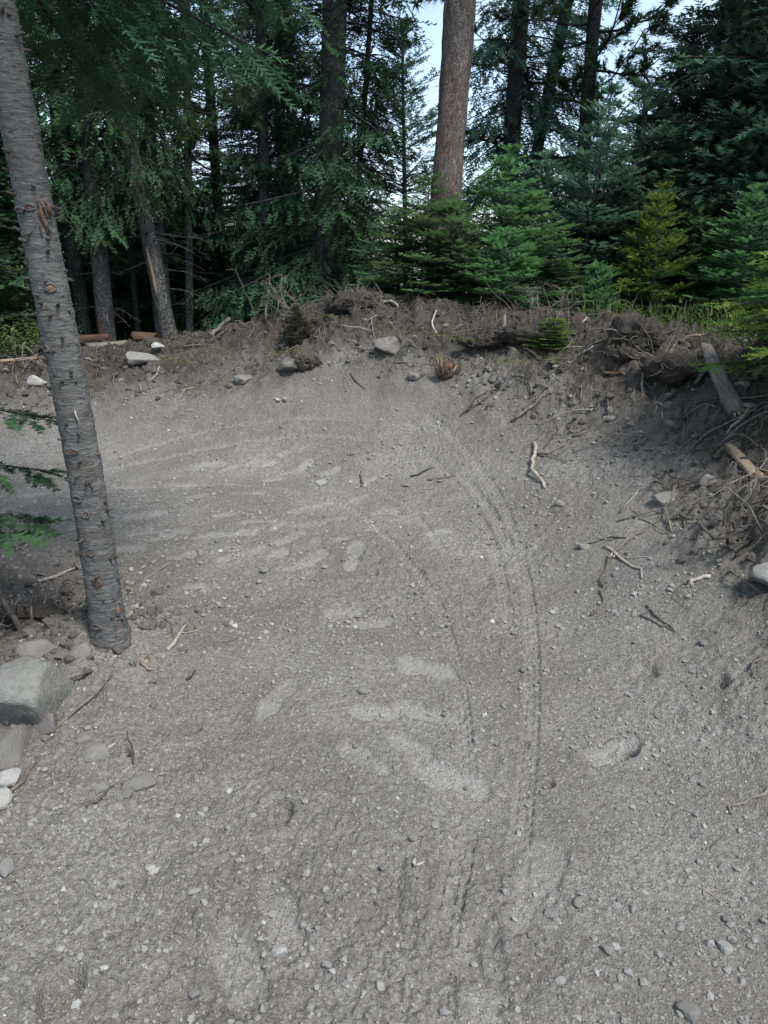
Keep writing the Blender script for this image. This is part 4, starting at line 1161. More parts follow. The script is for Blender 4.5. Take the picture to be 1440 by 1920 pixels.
# ---------------------------------------------------------------- boulders and stones
BIG = [stone_mesh('boulder', RB, 4, s, 9, .10) for s in ((1, .85, .72), (1, .8, .6), (1, .75, .35), (1, .9, .8))]
stone((-1.224, 2.214), .19, 'big rounded grey green boulder at the left edge below the near tree', M_GREEN, None, .52, 'boulder', BIG[0], .5, 'boulder')
stone((-1.238, 2.022), .125, 'dust covered brown grey boulder at the left edge in front of the big one', M_DUSTY, None, .62, 'boulder', BIG[1], 1.2, 'boulder')
stone((-1.163, 2.153), .062, 'dusty stone wedged between the two boulders under the long stick', M_DUSTY, None, .45, 'stone', BIG[3], 2.0)
stone((-1.353, 2.512), .085, 'half buried stone behind the big boulder', M_DUSTY, None, .62, 'stone', BIG[1], .2)
stone((-1.191, 2.508), .060, 'rounded dusty stone left of the near tree foot', M_DUSTY, None, .6, 'stone', BIG[3], 2.6)
stone((-1.169, 1.875), .045, 'pale angular stone near the left edge below the dusty boulder', M_PALE, None, .2, rz=.4)
stone((-1.158, 1.777), .05, 'pale stone cut by the left edge of the picture', M_PALE, None, .2, rz=1.4)
stone((-3.064, 6.497), .085, 'white angular rock on the left bank just left of the near trunk', M_PALE, None, .2, 'rock', BIG[3], .3, 'rock')
stone((-3.568, 11.981), .14, 'pale grey boulder on the crest at the foot of the leaning trunk', M_STONE, None, .1, 'boulder', BIG[0], .9, 'boulder')
stone((-2.137, 7.066), .075, 'small white rock on top of the ledge below the crest boulder', M_PALE, None, .1, 'rock', STONES[2], .3, 'rock')
stone((-2.261, 6.871), .19, 'flat pale slab jutting from the left bank', M_STONE, None, .15, 'rock', BIG[2], .2, 'rock')
stone((-3.005, 14.714), .11, 'upright grey rock among roots at the top of the mound', M_STONE, None, .2, 'rock', BIG[3], 1.5, 'rock', (.8, .8, .9))
stone((-1.223, 6.374), .12, 'flat pale stone showing in the left face of the mound', M_DUSTY, None, .35, 'rock', BIG[2], 1.0, 'rock')
stone((-0.832, 6.412), .13, 'dusty pale rock in the face of the mound below the root arch', M_DUSTY, None, .35, 'rock', BIG[1], 2.0, 'rock')
stone((-0.892, 6.070), .038, 'small white stone on the bank, the left one of a pair', M_PALE, None, .2, rz=.7)
stone((-0.825, 6.073), .034, 'small white stone on the bank, the right one of a pair', M_PALE, None, .2, rz=1.7)
stone((0.036, 6.379), .15, 'broad dusty rock half buried near the mound top', M_DUSTY, None, .4, 'rock', BIG[1], .4, 'rock')
stone((0.254, 6.049), .10, 'pale flat rock left of the orange rotten stump', M_DUSTY, None, .35, 'rock', BIG[2], .8, 'rock')
stone((1.562, 2.729), .11, 'pale dusty rock at the right edge below the branch pile', M_STONE, None, .3, 'rock', BIG[1], .9, 'rock')
stone((1.523, 3.750), .10, 'pale crumbling rock in the right bank behind long roots', M_DUSTY, None, .4, 'rock', BIG[2], .1, 'rock')
stone((1.715, 3.699), .06, 'grey stone in the right bank left of the branch pile', M_STONE, None, .35, 'stone', BIG[3], .1)
for uv, s, m, lab in (
    ((-0.079, 2.393), .026, M_STONE, 'egg sized grey stone standing proud in the middle of the trail'),
    ((-0.622, 3.493), .030, M_STONE, 'rounded grey stone on the trail left of the shoe prints'),
    ((-0.252, 1.291), .027, M_PALE, 'white wedge shaped stone near the bottom of the trail'),
    ((0.777, 3.029), .020, M_PALE, 'pale round pebble just right of the tyre tracks'),
    ((-0.764, 1.871), .060, M_DUSTY, 'flat dust covered stone on the lower left of the trail'),
    ((-0.877, 1.851), .036, M_DUSTY, 'dusty stone left of the flat stone on the lower left'),
    ((-0.784, 1.824), .024, M_DUSTY, 'small dusty stone touching the flat one on the lower left'),
    ((-1.006, 2.087), .045, M_DUSTY, 'flat stone bedded in the soil below the thin stick'),
    ((-0.938, 2.002), .050, M_DUSTY, 'larger bedded stone below the thin stick'),
    ((-1.144, 2.079), .028, M_STONE, 'pale upright stone right of the dusty boulder'),
    ((-0.622, 1.540), .020, M_PALE, 'white oval pebble on the lower left of the trail'),
    ((-0.487, 1.447), .018, M_PALE, 'pale pebble with a dark hollow beside it, lower left'),
    ((-0.425, 1.181), .020, M_STONE, 'grey pebble at the bottom left beside a long furrow'),
    ((-0.828, 2.256), .022, M_STONE, 'rounded stone on the trail below the near tree'),
    ((-0.967, 2.467), .022, M_DUSTY, 'small round stone right of the near tree foot'),
    ((-0.799, 3.036), .024, M_STONE, 'grey stone right of the forked pale stick'),
    ((0.500, 1.438), .020, M_STONE, 'upright pebble at the lower right of the tracks'),
    ((0.428, 1.415), .022, M_STONE, 'rounded pebble left of the upright one, lower right'),
    ((0.539, 1.311), .022, M_STONE, 'left pebble of a touching pair at the lower right'),
    ((0.556, 1.317), .017, M_PALE, 'pale right pebble of a touching pair at the lower right'),
    ((0.819, 1.307), .022, M_PALE, 'white pebble alone at the lower right'),
    ((0.671, 1.147), .028, M_STONE, 'smooth pebble at the bottom right corner'),
    ((-1.007, 1.523), .036, M_STONE, 'long pale stone at the left edge low on the trail'),
    ((-0.973, 1.519), .020, M_DUSTY, 'small dusty stone right of the long pale one'),
    ((0.148, 1.707), .016, M_PALE, 'pale pebble below the middle shoe prints'),
    ((0.082, 1.655), .017, M_STONE, 'pointed pebble below the middle shoe prints'),
    ((0.000, 1.560), .016, M_STONE, 'little upright grey pebble left of the wood chip'),
    ((-0.007, 1.211), .017, M_PALE, 'pale oval pebble at the bottom centre'),
    ((-0.451, 4.943), .052, M_PALE, 'flat pale stone set in the far part of the trail'),
    ((0.147, 4.826), .032, M_STONE, 'dark round stone in the far part of the trail'),
    ((0.219, 2.264), .016, M_STONE, 'dark pebble at the toe of a shoe print'),
    ((0.394, 2.042), .014, M_STONE, 'dark pebble between shoe print and tracks'),
    ((1.044, 4.117), .045, M_DUSTY, 'pale stone in the foot of the right bank'),
    ((1.050, 3.565), .042, M_DUSTY, 'pale flat stone in the right bank under the long root'),
    ((1.241, 2.510), .026, M_STONE, 'pale stone beside a twig on the right bank'),
    ((1.265, 2.948), .020, M_PALE, 'small white stone below the short pale stick'),
    ((1.136, 3.006), .020, M_PALE, 'small white stone by the long thin root')):
    stone(uv, s, lab, m, None, .55 if m is M_DUSTY else .3)
for k in range(70):
    y = RB.uniform(1.0, 4.6); x = RB.uniform(-1, 1)*(.50*y+.35)
    stone((x, y), RB.uniform(.008, .019), 'small loose stone lying on the dirt trail', [M_STONE, M_STONE, M_DUSTY, M_PALE][RB.integers(0, 4)], 'small loose stones on the trail', .25)
for k in range(60):
    while True:
        y = RB.uniform(3, 7.6); x = RB.uniform(-1, 1)*(.52*y+.3)
        t_ = base_height(np.array([x]), np.array([y]))[1][0]
        if .5 < t_ < 1.1: break
    stone((x, y), RB.uniform(.02, .05), 'dusty stone sticking out of the berm soil', [M_STONE, M_DUSTY, M_DUSTY][RB.integers(0, 3)], 'dusty stones in the berm soil', .35)

# ---------------------------------------------------------------- sticks, roots and logs
stick('stick', 'long grey stick with a pale broken end lying across the boulders', [(-1.304, 2.134), (-1.230, 2.218), (-1.149, 2.285), (-1.091, 2.375)], .013, M_TWIG, lift=.045, tip=.6)
stick('stick', 'thin grey stick right of the long one below the near tree', [(-1.137, 2.110), (-1.082, 2.221), (-1.019, 2.381)], .0065, M_TWIG, lift=.01)
stick('stick', 'pale forked stick on the trail right of the near tree', [(-0.872, 2.595), (-0.876, 2.736), (-0.850, 2.862)], .008, M_BLEACH, forks=1)
stick('stick', 'dark twig bent towards the pale forked stick', [(-1.009, 2.968), (-0.921, 2.839), (-0.877, 2.697)], .005, M_TWIG, forks=1)
stick('stick', 'short twig at the foot of the near tree pointing right', [(-1.050, 2.781), (-0.968, 2.793)], .005, M_TWIG)
stick('stick', 'pale straight stick on the ground left of the near tree', [(-1.695, 3.274), (-1.641, 3.365), (-1.593, 3.493)], .010, M_BLEACH)
stick('stick', 'thin dark twig crossing the pale straight stick', [(-1.750, 3.383), (-1.661, 3.329), (-1.558, 3.313)], .006, M_TWIG)
stick('root', 'bent dark root rising left of the near tree', [(-1.413, 2.899), (-1.537, 3.180), (-1.561, 3.307), (-1.503, 3.308)], .006, M_DARKWOOD, 'root', lift=.05)
stick('stick', 'thin root trailing out of the soil at the lower left', [(-0.882, 1.761), (-0.843, 1.825), (-0.808, 1.875)], .006, M_TWIG, 'stick')
stick('stick', 'forked dark twig standing in the soil above the flat stone', [(-0.813, 1.963), (-0.834, 2.012), (-0.852, 2.051)], .004, M_DARKWOOD, arc=.05, forks=2)
stick('stick', 'twig on the soil between dusty boulder and forked twig', [(-1.085, 1.998), (-1.107, 2.104)], .005, M_TWIG)
stick('stick', 'dark root lying at the left edge under the pale angular stone', [(-1.158, 1.814), (-1.120, 1.876), (-1.135, 1.982)], .008, M_TWIG)
stick('stick', 'curved twig right of the forked dark twig', [(-0.683, 2.117), (-0.652, 2.126), (-0.638, 2.175)], .004, M_TWIG)
stick('stick', 'short thick twig stub below the pale forked stick', [(-0.884, 2.385), (-0.855, 2.470)], .007, M_TWIG)
stick('stick', 'tiny dark stick right of the short twig stub', [(-0.752, 2.416), (-0.736, 2.474)], .006, M_DARKWOOD)
stick('stick', 'two thin straws crossing on the trail behind the near tree', [(-1.181, 3.212), (-1.176, 3.440), (-1.150, 3.689)], .004, M_BLEACH, forks=1)
stick('stick', 'curved root on the far trail right of the near trunk', [(-1.529, 4.556), (-1.435, 4.559), (-1.369, 4.419)], .004, M_TWIG)
stick('stick', 'thick pale stick standing out on the right bank', [(1.030, 4.912), (0.993, 4.693), (0.988, 4.520), (1.000, 4.357)], .014, M_BLEACH, tip=.7, lift=.02)
stick('stick', 'grey twig running right from the thick pale stick', [(1.023, 4.803), (1.128, 4.696), (1.171, 4.544)], .008, M_TWIG, lift=.02)
stick('stick', 'thin twig rising right above the thick pale stick', [(1.065, 4.727), (1.162, 4.781), (1.257, 4.794)], .007, M_TWIG)
stick('root', 'long curved root lying high on the right bank', [(0.918, 5.226), (1.020, 5.217), (1.115, 5.273), (1.193, 5.425)], .012, M_TWIG, 'root', lift=.02)
stick('root', 'long pale root winding down the right bank', [(0.928, 2.943), (1.013, 3.017), (1.093, 3.201), (1.184, 3.281), (1.289, 3.425), (1.392, 3.523), (1.524, 3.660), (1.683, 3.821)], .0075, M_TWIG, 'root', tip=.5, bend=.016)
stick('stick', 'bleached crooked stick crossing the long pale root', [(1.140, 3.515), (1.162, 3.411), (1.186, 3.254), (1.227, 3.176), (1.203, 3.123)], .0095, M_BLEACH, forks=2)
stick('stick', 'thin straight twig above the bleached crooked stick', [(1.340, 3.728), (1.395, 3.560), (1.426, 3.418)], .006, M_TWIG)
stick('stick', 'forked twig below the bleached crooked stick', [(1.149, 2.886), (1.166, 2.755), (1.179, 2.623)], .006, M_TWIG, forks=2)
stick('stick', 'thin twig lying beside the forked twig', [(1.105, 2.831), (1.140, 2.741), (1.169, 2.652)], .005, M_TWIG)
stick('stick', 'short cream stick on the right bank', [(1.341, 2.934), (1.386, 2.931), (1.427, 2.925)], .010, M_BLEACH, tip=.9)
stick('stick', 'pale root standing in the hollow below the root mound', [(1.778, 5.018), (1.835, 5.182), (1.947, 5.374)], .010, M_BLEACH, lift=.03)
stick('stick', 'dark twig leaning out of the hollow below the root mound', [(1.811, 5.167), (1.847, 5.056)], .008, M_TWIG)
stick('stick', 'pale curved branch on the right edge below the weathered log', [(2.118, 4.188), (2.060, 4.117), (1.937, 4.057)], .012, M_BLEACH, lift=.03)
stick('stick', 'white twig on the crest beside the lip sapling', [(1.473, 5.679), (1.575, 5.634)], .010, M_BLEACH)
stick('stick', 'dead stick rising from the crest toward the bright fir', [(1.639, 6.248), (3.944, 14.573), (4.607, 16.329)], .009, M_BLEACH, arc=.10)
stick('stick', 'white twig pointing right from the orange stump', [(0.609, 6.171), (0.707, 6.191), (0.812, 6.123)], .009, M_BLEACH, lift=.03)
stick('stick', 'crooked white stick hanging over the lip above the orange stump', [(0.467, 6.452), (0.429, 6.603), (0.465, 6.736)], .012, M_BLEACH, arc=.06)
stick('stick', 'pale stick on the right shoulder of the mound', [(-0.010, 7.067), (0.060, 7.106), (0.137, 6.999)], .016, M_BLEACH, arc=-.02, lift=.03)
stick('branch', 'long thin pale branch draped over the top of the mound', [(-0.852, 7.009), (-0.744, 7.159), (-0.607, 7.228), (-0.405, 7.259)], .010, M_TWIG, 'branch', lift=.05, forks=3)
stick('branch', 'pale broken branch leaning left of the mound top', [(-1.669, 7.304), (-1.618, 7.496), (-1.519, 7.475)], .022, M_LOG, 'branch', arc=.04, tip=.8)
stick('root', 'thin root reaching up to the crest left of the mound', [(-1.913, 7.529), (-3.213, 13.303), (-3.496, 15.327)], .010, M_TWIG, 'root', lift=.06)
stick('root', 'curled root hanging on the left bank below the slab', [(-2.083, 6.532), (-2.032, 6.602), (-2.022, 6.676)], .009, M_BLEACH, 'root')
stick('root', 'thin dark root running down the left bank', [(-1.615, 6.245), (-1.552, 6.452), (-1.567, 6.765)], .008, M_TWIG, 'root')
stick('root', 'thin pale root in the left bank beside the near trunk', [(-2.874, 7.156), (-2.781, 7.109)], .009, M_BLEACH, 'root')
stick('root', 'dark root thread on the bank below the orange stump', [(0.574, 5.487), (0.696, 5.600), (0.799, 5.632)], .006, M_DARKWOOD, 'root')
stick('root', 'dark root thread beside the first one below the orange stump', [(0.610, 5.528), (0.749, 5.522), (0.855, 5.587)], .006, M_DARKWOOD, 'root')
stick('root', 'dark curled root lying on the far trail centre', [(0.187, 4.946), (0.281, 4.955), (0.358, 4.996)], .008, M_DARKWOOD, 'root')
stick('root', 'dark root on the far trail right of the curled one', [(0.296, 4.866), (0.402, 4.824), (0.494, 4.829)], .006, M_TWIG, 'root')
stick('stick', 'short upright twig in the far trail', [(-0.159, 4.850), (-0.161, 5.074)], .007, M_DARKWOOD)
stick('stick', 'thin straw pointing at the stone on the far trail', [(-0.471, 5.206), (-0.450, 5.245)], .006, M_BLEACH)
stick('wood_chip', 'cream wood chip on the lower middle of the trail', [(0.087, 1.589), (0.115, 1.581)], .006, M_BLEACH, 'wood chip')
stick('wood_chip', 'orange brown wood chip right of the near tree', [(-0.929, 2.514), (-0.894, 2.454)], .012, M_TAN, 'wood chip')
stick('wood_chip', 'reddish bark strip in the soil left of the root mound', [(1.589, 5.368), (1.664, 5.294), (1.712, 5.238)], .016, M_ROT, 'wood chip')
stick('straw', 'thin curved straw at the lower right of the trail', [(0.834, 1.461), (0.859, 1.438), (0.893, 1.422)], .003, M_BLEACH, 'straw')
stick('straw', 'dry straw below the near shoe prints left of centre', [(-0.335, 2.231), (-0.315, 2.310), (-0.293, 2.370)], .0025, M_BLEACH, 'straw')
stick('root', 'dark root half covered with dust at the right edge', [(1.145, 1.779), (1.075, 1.740), (1.007, 1.707)], .006, M_TWIG, 'root')
stick('root', 'thin root crossing the right bank near the edge', [(1.359, 2.302), (1.311, 2.250), (1.274, 2.205)], .005, M_TWIG, 'root')

GTW = 'thin dead twigs strewn over the berm'
for k in range(140):
    while True:
        y = RS.uniform(2.6, 8.0); x = RS.uniform(-1, 1)*(.52*y+.3)
        t_ = base_height(np.array([x]), np.array([y]))[1][0]+(.25 if x > 1 else 0)
        if .5 < t_ < 1.3: break
    a = RS.uniform(0, 6.28); L = RS.uniform(.08, .38)
    stick('twig', 'thin dead twig lying in the loose soil of the berm', [(x, y), (x+math.cos(a)*L*.5+RS.normal(0, .03), y+math.sin(a)*L*.5), (x+math.cos(a+.4)*L, y+math.sin(a+.4)*L)],
          RS.uniform(.0025, .008), [M_TWIG, M_TWIG, M_BLEACH, M_DARKWOOD][RS.integers(0, 4)], 'twig', GTW, forks=int(RS.integers(0, 3)), sides=4, lift=RS.uniform(0, .05), bend=.010)
for k in range(26):
    y = RS.uniform(1.6, 4.8); x = RS.uniform(-1, 1)*(.5*y+.2); a = RS.uniform(0, 6.28); L = RS.uniform(.03, .12)
    if x < -.7 or x > .9 or k < 10:
        stick('twig', 'tiny twig fragment lying on the trail dirt', [(x, y), (x+math.cos(a)*L, y+math.sin(a)*L)], RS.uniform(.0018, .0035), [M_TWIG, M_DARKWOOD][k % 2], 'twig', 'tiny twig fragments on the trail', sides=4, bend=.004)

def fine_roots(name, label, n, test, seed, rmin=.001, rmax=.0028):
    r = np.random.default_rng(seed); parts = []
    while len(parts) < n:
        y = r.uniform(3.0, 8.3); x = r.uniform(-1, 1)*(.53*y+.3)
        t_ = base_height(np.array([x]), np.array([y]))[1][0]+(.2 if x > 1 else 0)
        if not (.55 < t_ < 1.25): continue
        a = r.uniform(0, 6.28); L = r.uniform(.05, .22); m = 5
        q = wiggle((x, y, 0), (x+math.cos(a)*L, y+math.sin(a)*L, 0), m, .012, r)
        q[:, 2] = [sheet_height(u, v) for u, v in q[:, :2]]; q[:, 2] += .004+np.sin(np.linspace(0, np.pi, m))*r.uniform(.0, .05)
        parts.append(tube(q, np.linspace(r.uniform(rmin, rmax), .0009, m), 3, False))
    V, F = join(parts)
    return tag(link(name, mesh_np(name, V, F), M_TWIG), label, None, None, 'stuff')
fine_roots('rootlets', 'fine torn rootlets all over the loose berm soil', 1500, None, 8, rmin=.0012, rmax=.004)

# weathered log on the right, split and rotten at its lower end
def log(name, label, a, b, r0, r1, mat, lift=0.02, seed=0, sides=14, flat=1.0, end_mat=None, stub=None, cat='log'):
    a3 = np.array([a[0], a[1], sheet_height(*a)+r0*.7+lift]); b3 = np.array([b[0], b[1], sheet_height(*b)+r1*.7+lift])
    L = np.linalg.norm(b3-a3); n = 26
    d = (b3-a3)/L; s = np.cross(d, UP); s /= np.linalg.norm(s); u = np.cross(d, s)
    V = []
    th_ = np.linspace(0, 2*np.pi, sides, endpoint=False)
    for i in range(n):
        t = i/(n-1); rad = (r0+(r1-r0)*t)*(1+.10*fbm(np.cos(th_)*2+seed, np.sin(th_)*2+t*4, 90+seed, 3)+.30*np.abs(fbm(th_*0+np.cos(th_)*6, np.sin(th_)*6+t*.8+seed, 91, 2)))
        jag = .06*vn(th_*2.2+seed*3, th_*0+(0 if i == 0 else 5), 92)*(1 if i in (0, n-1) else 0)*(1 if i else -1)
        V.append(a3+d*(L*t)+d*jag[:, None]+rad[:, None]*(np.cos(th_)[:, None]*s+np.sin(th_)[:, None]*u*flat))
    V = np.concatenate(V); F = []
    for i in range(n-1):
        j = np.arange(sides); k = (j+1) % sides
        F.append(np.stack([i*sides+j, i*sides+k, (i+1)*sides+k, (i+1)*sides+j], 1))
    F = np.concatenate(F); F = np.concatenate([F[:, [0, 1, 2]], F[:, [0, 2, 3]]])
    V = np.concatenate([V, [a3-d*.01, b3+d*.01]]); c0, c1 = len(V)-2, len(V)-1
    j = np.arange(sides); k = (j+1) % sides
    F = np.concatenate([F, np.stack([np.full(sides, c0), k, j], 1), np.stack([np.full(sides, c1), (n-1)*sides+j, (n-1)*sides+k], 1)])
    # local frame with z along the log so that the grain runs lengthwise
    M = np.stack([s, u, d], 1)
    Vl = (V-a3)@M
    t = thing(name, label, cat, a3)
    t.rotation_mode = 'QUATERNION'; t.rotation_quaternion = Matrix(M.tolist()).to_quaternion()
    link('body', mesh_np('log_body', Vl, F), mat, t)
    r = np.random.default_rng(seed+5)
    if end_mat:
        for q in range(7):
            an = r.uniform(0, 6.28); rr_ = r1*r.uniform(.2, .75)
            p0 = np.array([math.cos(an)*rr_, math.sin(an)*rr_*flat, L-.05]); p1 = p0+np.array([r.normal(0, .01), r.normal(0, .01), r.uniform(.06, .11)])
            v, f = tube([p0, .5*(p0+p1), p1], [.016, .014, .004], 5)
            link('splinter', mesh_np('splinter', v, f), end_mat, t)
    if stub:
        p0 = np.array([0, r0*.6, L*stub[0]]); p1 = p0+np.array(stub[1])
        v, f = tube(wiggle(p0, p1, 5, .006, r), [.022, .02, .018, .014, .010], 8)
        link('branch_stub', mesh_np('log_stub', v, f), mat, t)
    return t
log('log', 'weathered grey log with a rotten split end on the right bank', (2.209, 5.120), (2.037, 4.225), .038, .048, M_LOG, .03, 1, end_mat=M_TAN, stub=(.22, (.09, .12, .05)))
log('split_log', 'tan split piece of wood lying on the right bank', (1.892, 3.884), (1.882, 3.576), .028, .032, M_TAN, .0, 2, 10, .6, cat='wood piece')
log('log', 'short grey log behind the left bank beside the near trunk', (-3.898, 7.900, 0.577)[:2], (-3.535, 7.900, 0.594)[:2], .062, .07, M_LOG, .08, 3)
log('split_log', 'tan split log lying at the left edge on the bank', (-3.735, 7.099), (-3.292, 7.103), .03, .02, M_TAN, .0, 4, 10, .7, cat='wood piece')
log('rotten_log', 'reddish rotten log broken open behind the near trunk', (-3.399, 8.400, 0.786)[:2], (-3.042, 8.200, 0.704)[:2], .075, .05, M_ROT, .12, 5, end_mat=M_ROT)
log('log', 'mossy grey log slanting up on the left crest', (-3.101, 7.900, 0.638)[:2], (-2.681, 8.300, 0.784)[:2], .05, .055, M_TWIG, .08, 6)
log('rotten_stub', 'ragged brown stub end of the mossy log on the left crest', (-2.707, 8.200, 0.794)[:2], (-2.527, 8.200, 0.850)[:2], .06, .045, M_ROT, .14, 7, end_mat=M_ROT)

# the orange rotten stump chunk in the bank
def stump():
    p = (0.497, 5.932); z = sheet_height(*p)
    t = thing('rotten_stump', 'orange rotten stump chunk sticking out of the berm', 'stump', (p[0], p[1], z), None, .2)
    V, F = I4; V = V.copy()
    V *= (1+.35*(np.abs(fbm(V[:, 0]*3, V[:, 1]*3+V[:, 2]*.8, 95, 3))-.2)+.12*fbm(V[:, 0]*9, V[:, 1]*9+V[:, 2]*2, 96, 2))[:, None]
    V = V*np.array([.060, .055, .085])+np.array([0, 0, .035])
    link('core', mesh_np('stump_core', V, F), M_ROT, t)
    r = np.random.default_rng(9)
    for k in range(34):
        a = r.uniform(0, 6.28); b = np.array([.058*math.cos(a), .052*math.sin(a), r.uniform(-.02, .08)])
        e = b*np.array([1.15, 1.15, 1])+np.array([r.normal(0, .015), r.normal(0, .015), r.uniform(.03, .13)])
        v, f = tube(wiggle(b, e, 4, .004, r), np.array([.012, .013, .009, .002])*r.uniform(.6, 1.3), 5)
        link('splinter', mesh_np('stump_splinter', v, f), [M_ROT, M_TAN, M_ORANGE][k % 3], t)
    V2, F2 = I3; V2 = V2*(1+.3*fbm(V2[:, 0]*3, V2[:, 1]*3+V2[:, 2]*3, 97, 3))[:, None]*np.array([.06, .05, .09])+np.array([.07, .02, .035])
    link('dark_bark', mesh_np('stump_bark', V2, F2), M_DARKWOOD, t)
stump()
# small pale stub standing on the crest
p = (1.004, 6.327); z = sheet_height(*p)
V, F = tube([(0, 0, -.03), (.004, 0, .05), (0, .0, .12), (.004, 0, .15)], [.017, .015, .013, .008], 8)
tag(link('stub', mesh_np('stub', V, F), M_BLEACH, None, (p[0], p[1], z)), 'short white stub standing upright on the crest', 'stub')

def root_ball(p, size, label, seed, squash=(1, .8, .7)):
    r = np.random.default_rng(seed); z = sheet_height(*p)
    t = thing('root_clump', label, 'root clump', (p[0], p[1], z))
    V, F = I4; V = V*(1+.45*fbm(V[:, 0]*2.2+seed, V[:, 1]*2.2+V[:, 2]*1.7, 98, 4)+.25*fbm(V[:, 0]*8+seed, V[:, 1]*8-V[:, 2]*7, 99, 3))[:, None]*np.array(squash)*size
    link('soil_lump', mesh_np('root_soil', V+np.array([0, 0, size*.25]), F), M_CLOD, t)
    wd = []
    for k in range(46):
        d = r.normal(0, 1, 3); d[2] = abs(d[2])*.7; d /= np.linalg.norm(d)
        b = d*np.array(squash)*size*.8+np.array([0, 0, size*.25]); e = b+(d+r.normal(0, .6, 3))*size*r.uniform(.4, 1.1)
        e[2] = max(e[2], .01)
        wd.append(tube(wiggle(b, e, 6, .014, r), np.linspace(r.uniform(.002, .006), .0012, 6), 3, False))
    V, F = join(wd); tag(link('rootlets', mesh_np('root_threads', V, F), M_TWIG, t), kind='stuff')
root_ball((1.824, 5.458), .17, 'dark peaty root mound at the top of the right bank', 1, (1.1, .8, .85))
root_ball((1.977, 5.049), .17, 'dark ball of roots in the hollow left of the weathered log', 2, (1.2, .8, .7))
root_ball((1.729, 5.361), .09, 'small dark sod below the root mound', 3)
root_ball((-0.767, 7.009), .14, 'dark sod with hanging roots near the top of the mound', 4, (1, .8, .8))
root_ball((-0.775, 6.813), .10, 'greenish brown sod lower in the face of the mound', 5, (.8, .8, 1.1))
root_ball((-0.320, 7.033), .16, 'dark soil lump on the mound right of its root arch', 6, (1.3, .8, .6))
root_ball((-2.367, 15.669), .12, 'root matted sod at the left end of the mound top', 7)
root_ball((0.809, 6.136), .12, 'dark sod on the lip right of the orange stump', 8, (1.4, .8, .5))
root_ball((1.159, 6.037), .16, 'dark soil heap under the dead brush on the crest', 9, (1.4, .8, .6))
root_ball((2.478, 4.894), .14, 'dark sod at the right edge beside the weathered log', 10)
root_ball((-0.670, 6.418), .10, 'dark clod of roots in the face of the mound', 11, (1.2, .8, .7))
root_ball((-1.552, 2.889), .10, 'dark litter lump left of the near tree', 12, (1.5, .8, .4))

# root arch and brush tangles
def tangle(name, label, cat, p, n, spread, hgt, r0, mat, seed, part='twig', forks=2, up=.6):
    r = np.random.default_rng(seed); z = sheet_height(*p)
    t = thing(name, label, cat, (p[0], p[1], z))
    for k in range(n):
        a = r.uniform(0, 6.28); b = np.array([r.normal(0, spread*.35), r.normal(0, spread*.25), r.uniform(0, .04)])
        e = b+np.array([math.cos(a)*spread*r.uniform(.4, 1), math.sin(a)*spread*.6*r.uniform(.4, 1), hgt*r.uniform(.1, 1)*up+.02])
        q = wiggle(b, e, 9, .022, r); q[:, 2] += np.sin(np.linspace(0, np.pi, 9))*hgt*r.uniform(.0, .5)
        rad = np.linspace(r0*r.uniform(.5, 1.1), r0*.25, 9); pr = [tube(q, rad, 5)]
        for f in range(forks):
            i = r.integers(2, 8); d = r.normal(0, 1, 3); d[2] = abs(d[2])*.5; l = spread*r.uniform(.15, .45)
            pr.append(tube(wiggle(q[i], q[i]+d/np.linalg.norm(d)*l, 5, .012, r), np.linspace(rad[i]*.6, rad[i]*.2, 5), 4))
        V, F = join(pr); link(part, mesh_np(part, V, F), mat, t)
    return t
tangle('dead_bush', 'grey dead brush on the crest right of the young firs', 'dead bush', (1.270, 6.175), 22, .42, .42, .006, M_TWIG, 1, 'twig', 4, .9)
tangle('dead_bush', 'thin bare twigs round the white stub on the crest', 'dead bush', (0.888, 6.259), 14, .30, .28, .0045, M_TWIG, 2, 'twig', 3, .9)
tangle('brush_pile', 'pile of bare grey branches at the right edge of the bank', 'brush pile', (1.694, 3.096), 18, .36, .24, .008, M_TWIG, 3, 'branch', 3, .8)
tangle('brush_pile', 'broken dark branches under the grey pile at the right edge', 'brush pile', (1.639, 3.068), 8, .30, .10, .012, M_DARKWOOD, 4, 'branch', 2, .5)
tangle('root_tangle', 'roots arching up at the left end of the mound', 'root tangle', (-0.953, 7.127), 12, .30, .40, .008, M_TWIG, 5, 'root', 3, 1.0)
tangle('root_tangle', 'twiggy roots poking out of the mound summit', 'root tangle', (-0.146, 6.963), 10, .30, .16, .005, M_TWIG, 6, 'root', 3, .9)
tangle('root_tangle', 'bare roots over the left crest beside the upright rock', 'root tangle', (-3.135, 13.870), 12, .36, .22, .006, M_TWIG, 7, 'root', 3, .7)
tangle('brush_pile', 'dead twigs heaped behind the short grey log on the left', 'brush pile', (-3.235, 6.792), 12, .45, .25, .006, M_TWIG, 8, 'branch', 3, .8)
tangle('root_tangle', 'dry roots hanging in the bank left of the orange stump', 'root tangle', (-1.123, 6.502), 9, .22, .06, .006, M_TWIG, 9, 'root', 2, .5)
# single arch root above the mound
r_ = np.random.default_rng(4); p = (-0.988, 7.194); z = sheet_height(*p)
V, F = join([tube(wiggle((-.14, 0, -.02), (-.10, .02, .28), 8, .008, r_), np.linspace(.012, .010, 8), 6), tube(wiggle((-.10, .02, .28), (.17, -.02, .05), 10, .012, r_)+np.array([0, 0, .0]), np.linspace(.010, .006, 10), 6),
             tube(wiggle((-.10, .02, .27), (-.09, .05, .42), 6, .006, r_), np.linspace(.007, .003, 6), 5), tube(wiggle((-.10, .02, .27), (-.22, .02, .08), 8, .01, r_), np.linspace(.007, .003, 8), 5)])
tag(link('root', mesh_np('arch_root', V, F), M_TWIG, None, (p[0], p[1], z)), 'bare pale root arching above the mound top', 'root')
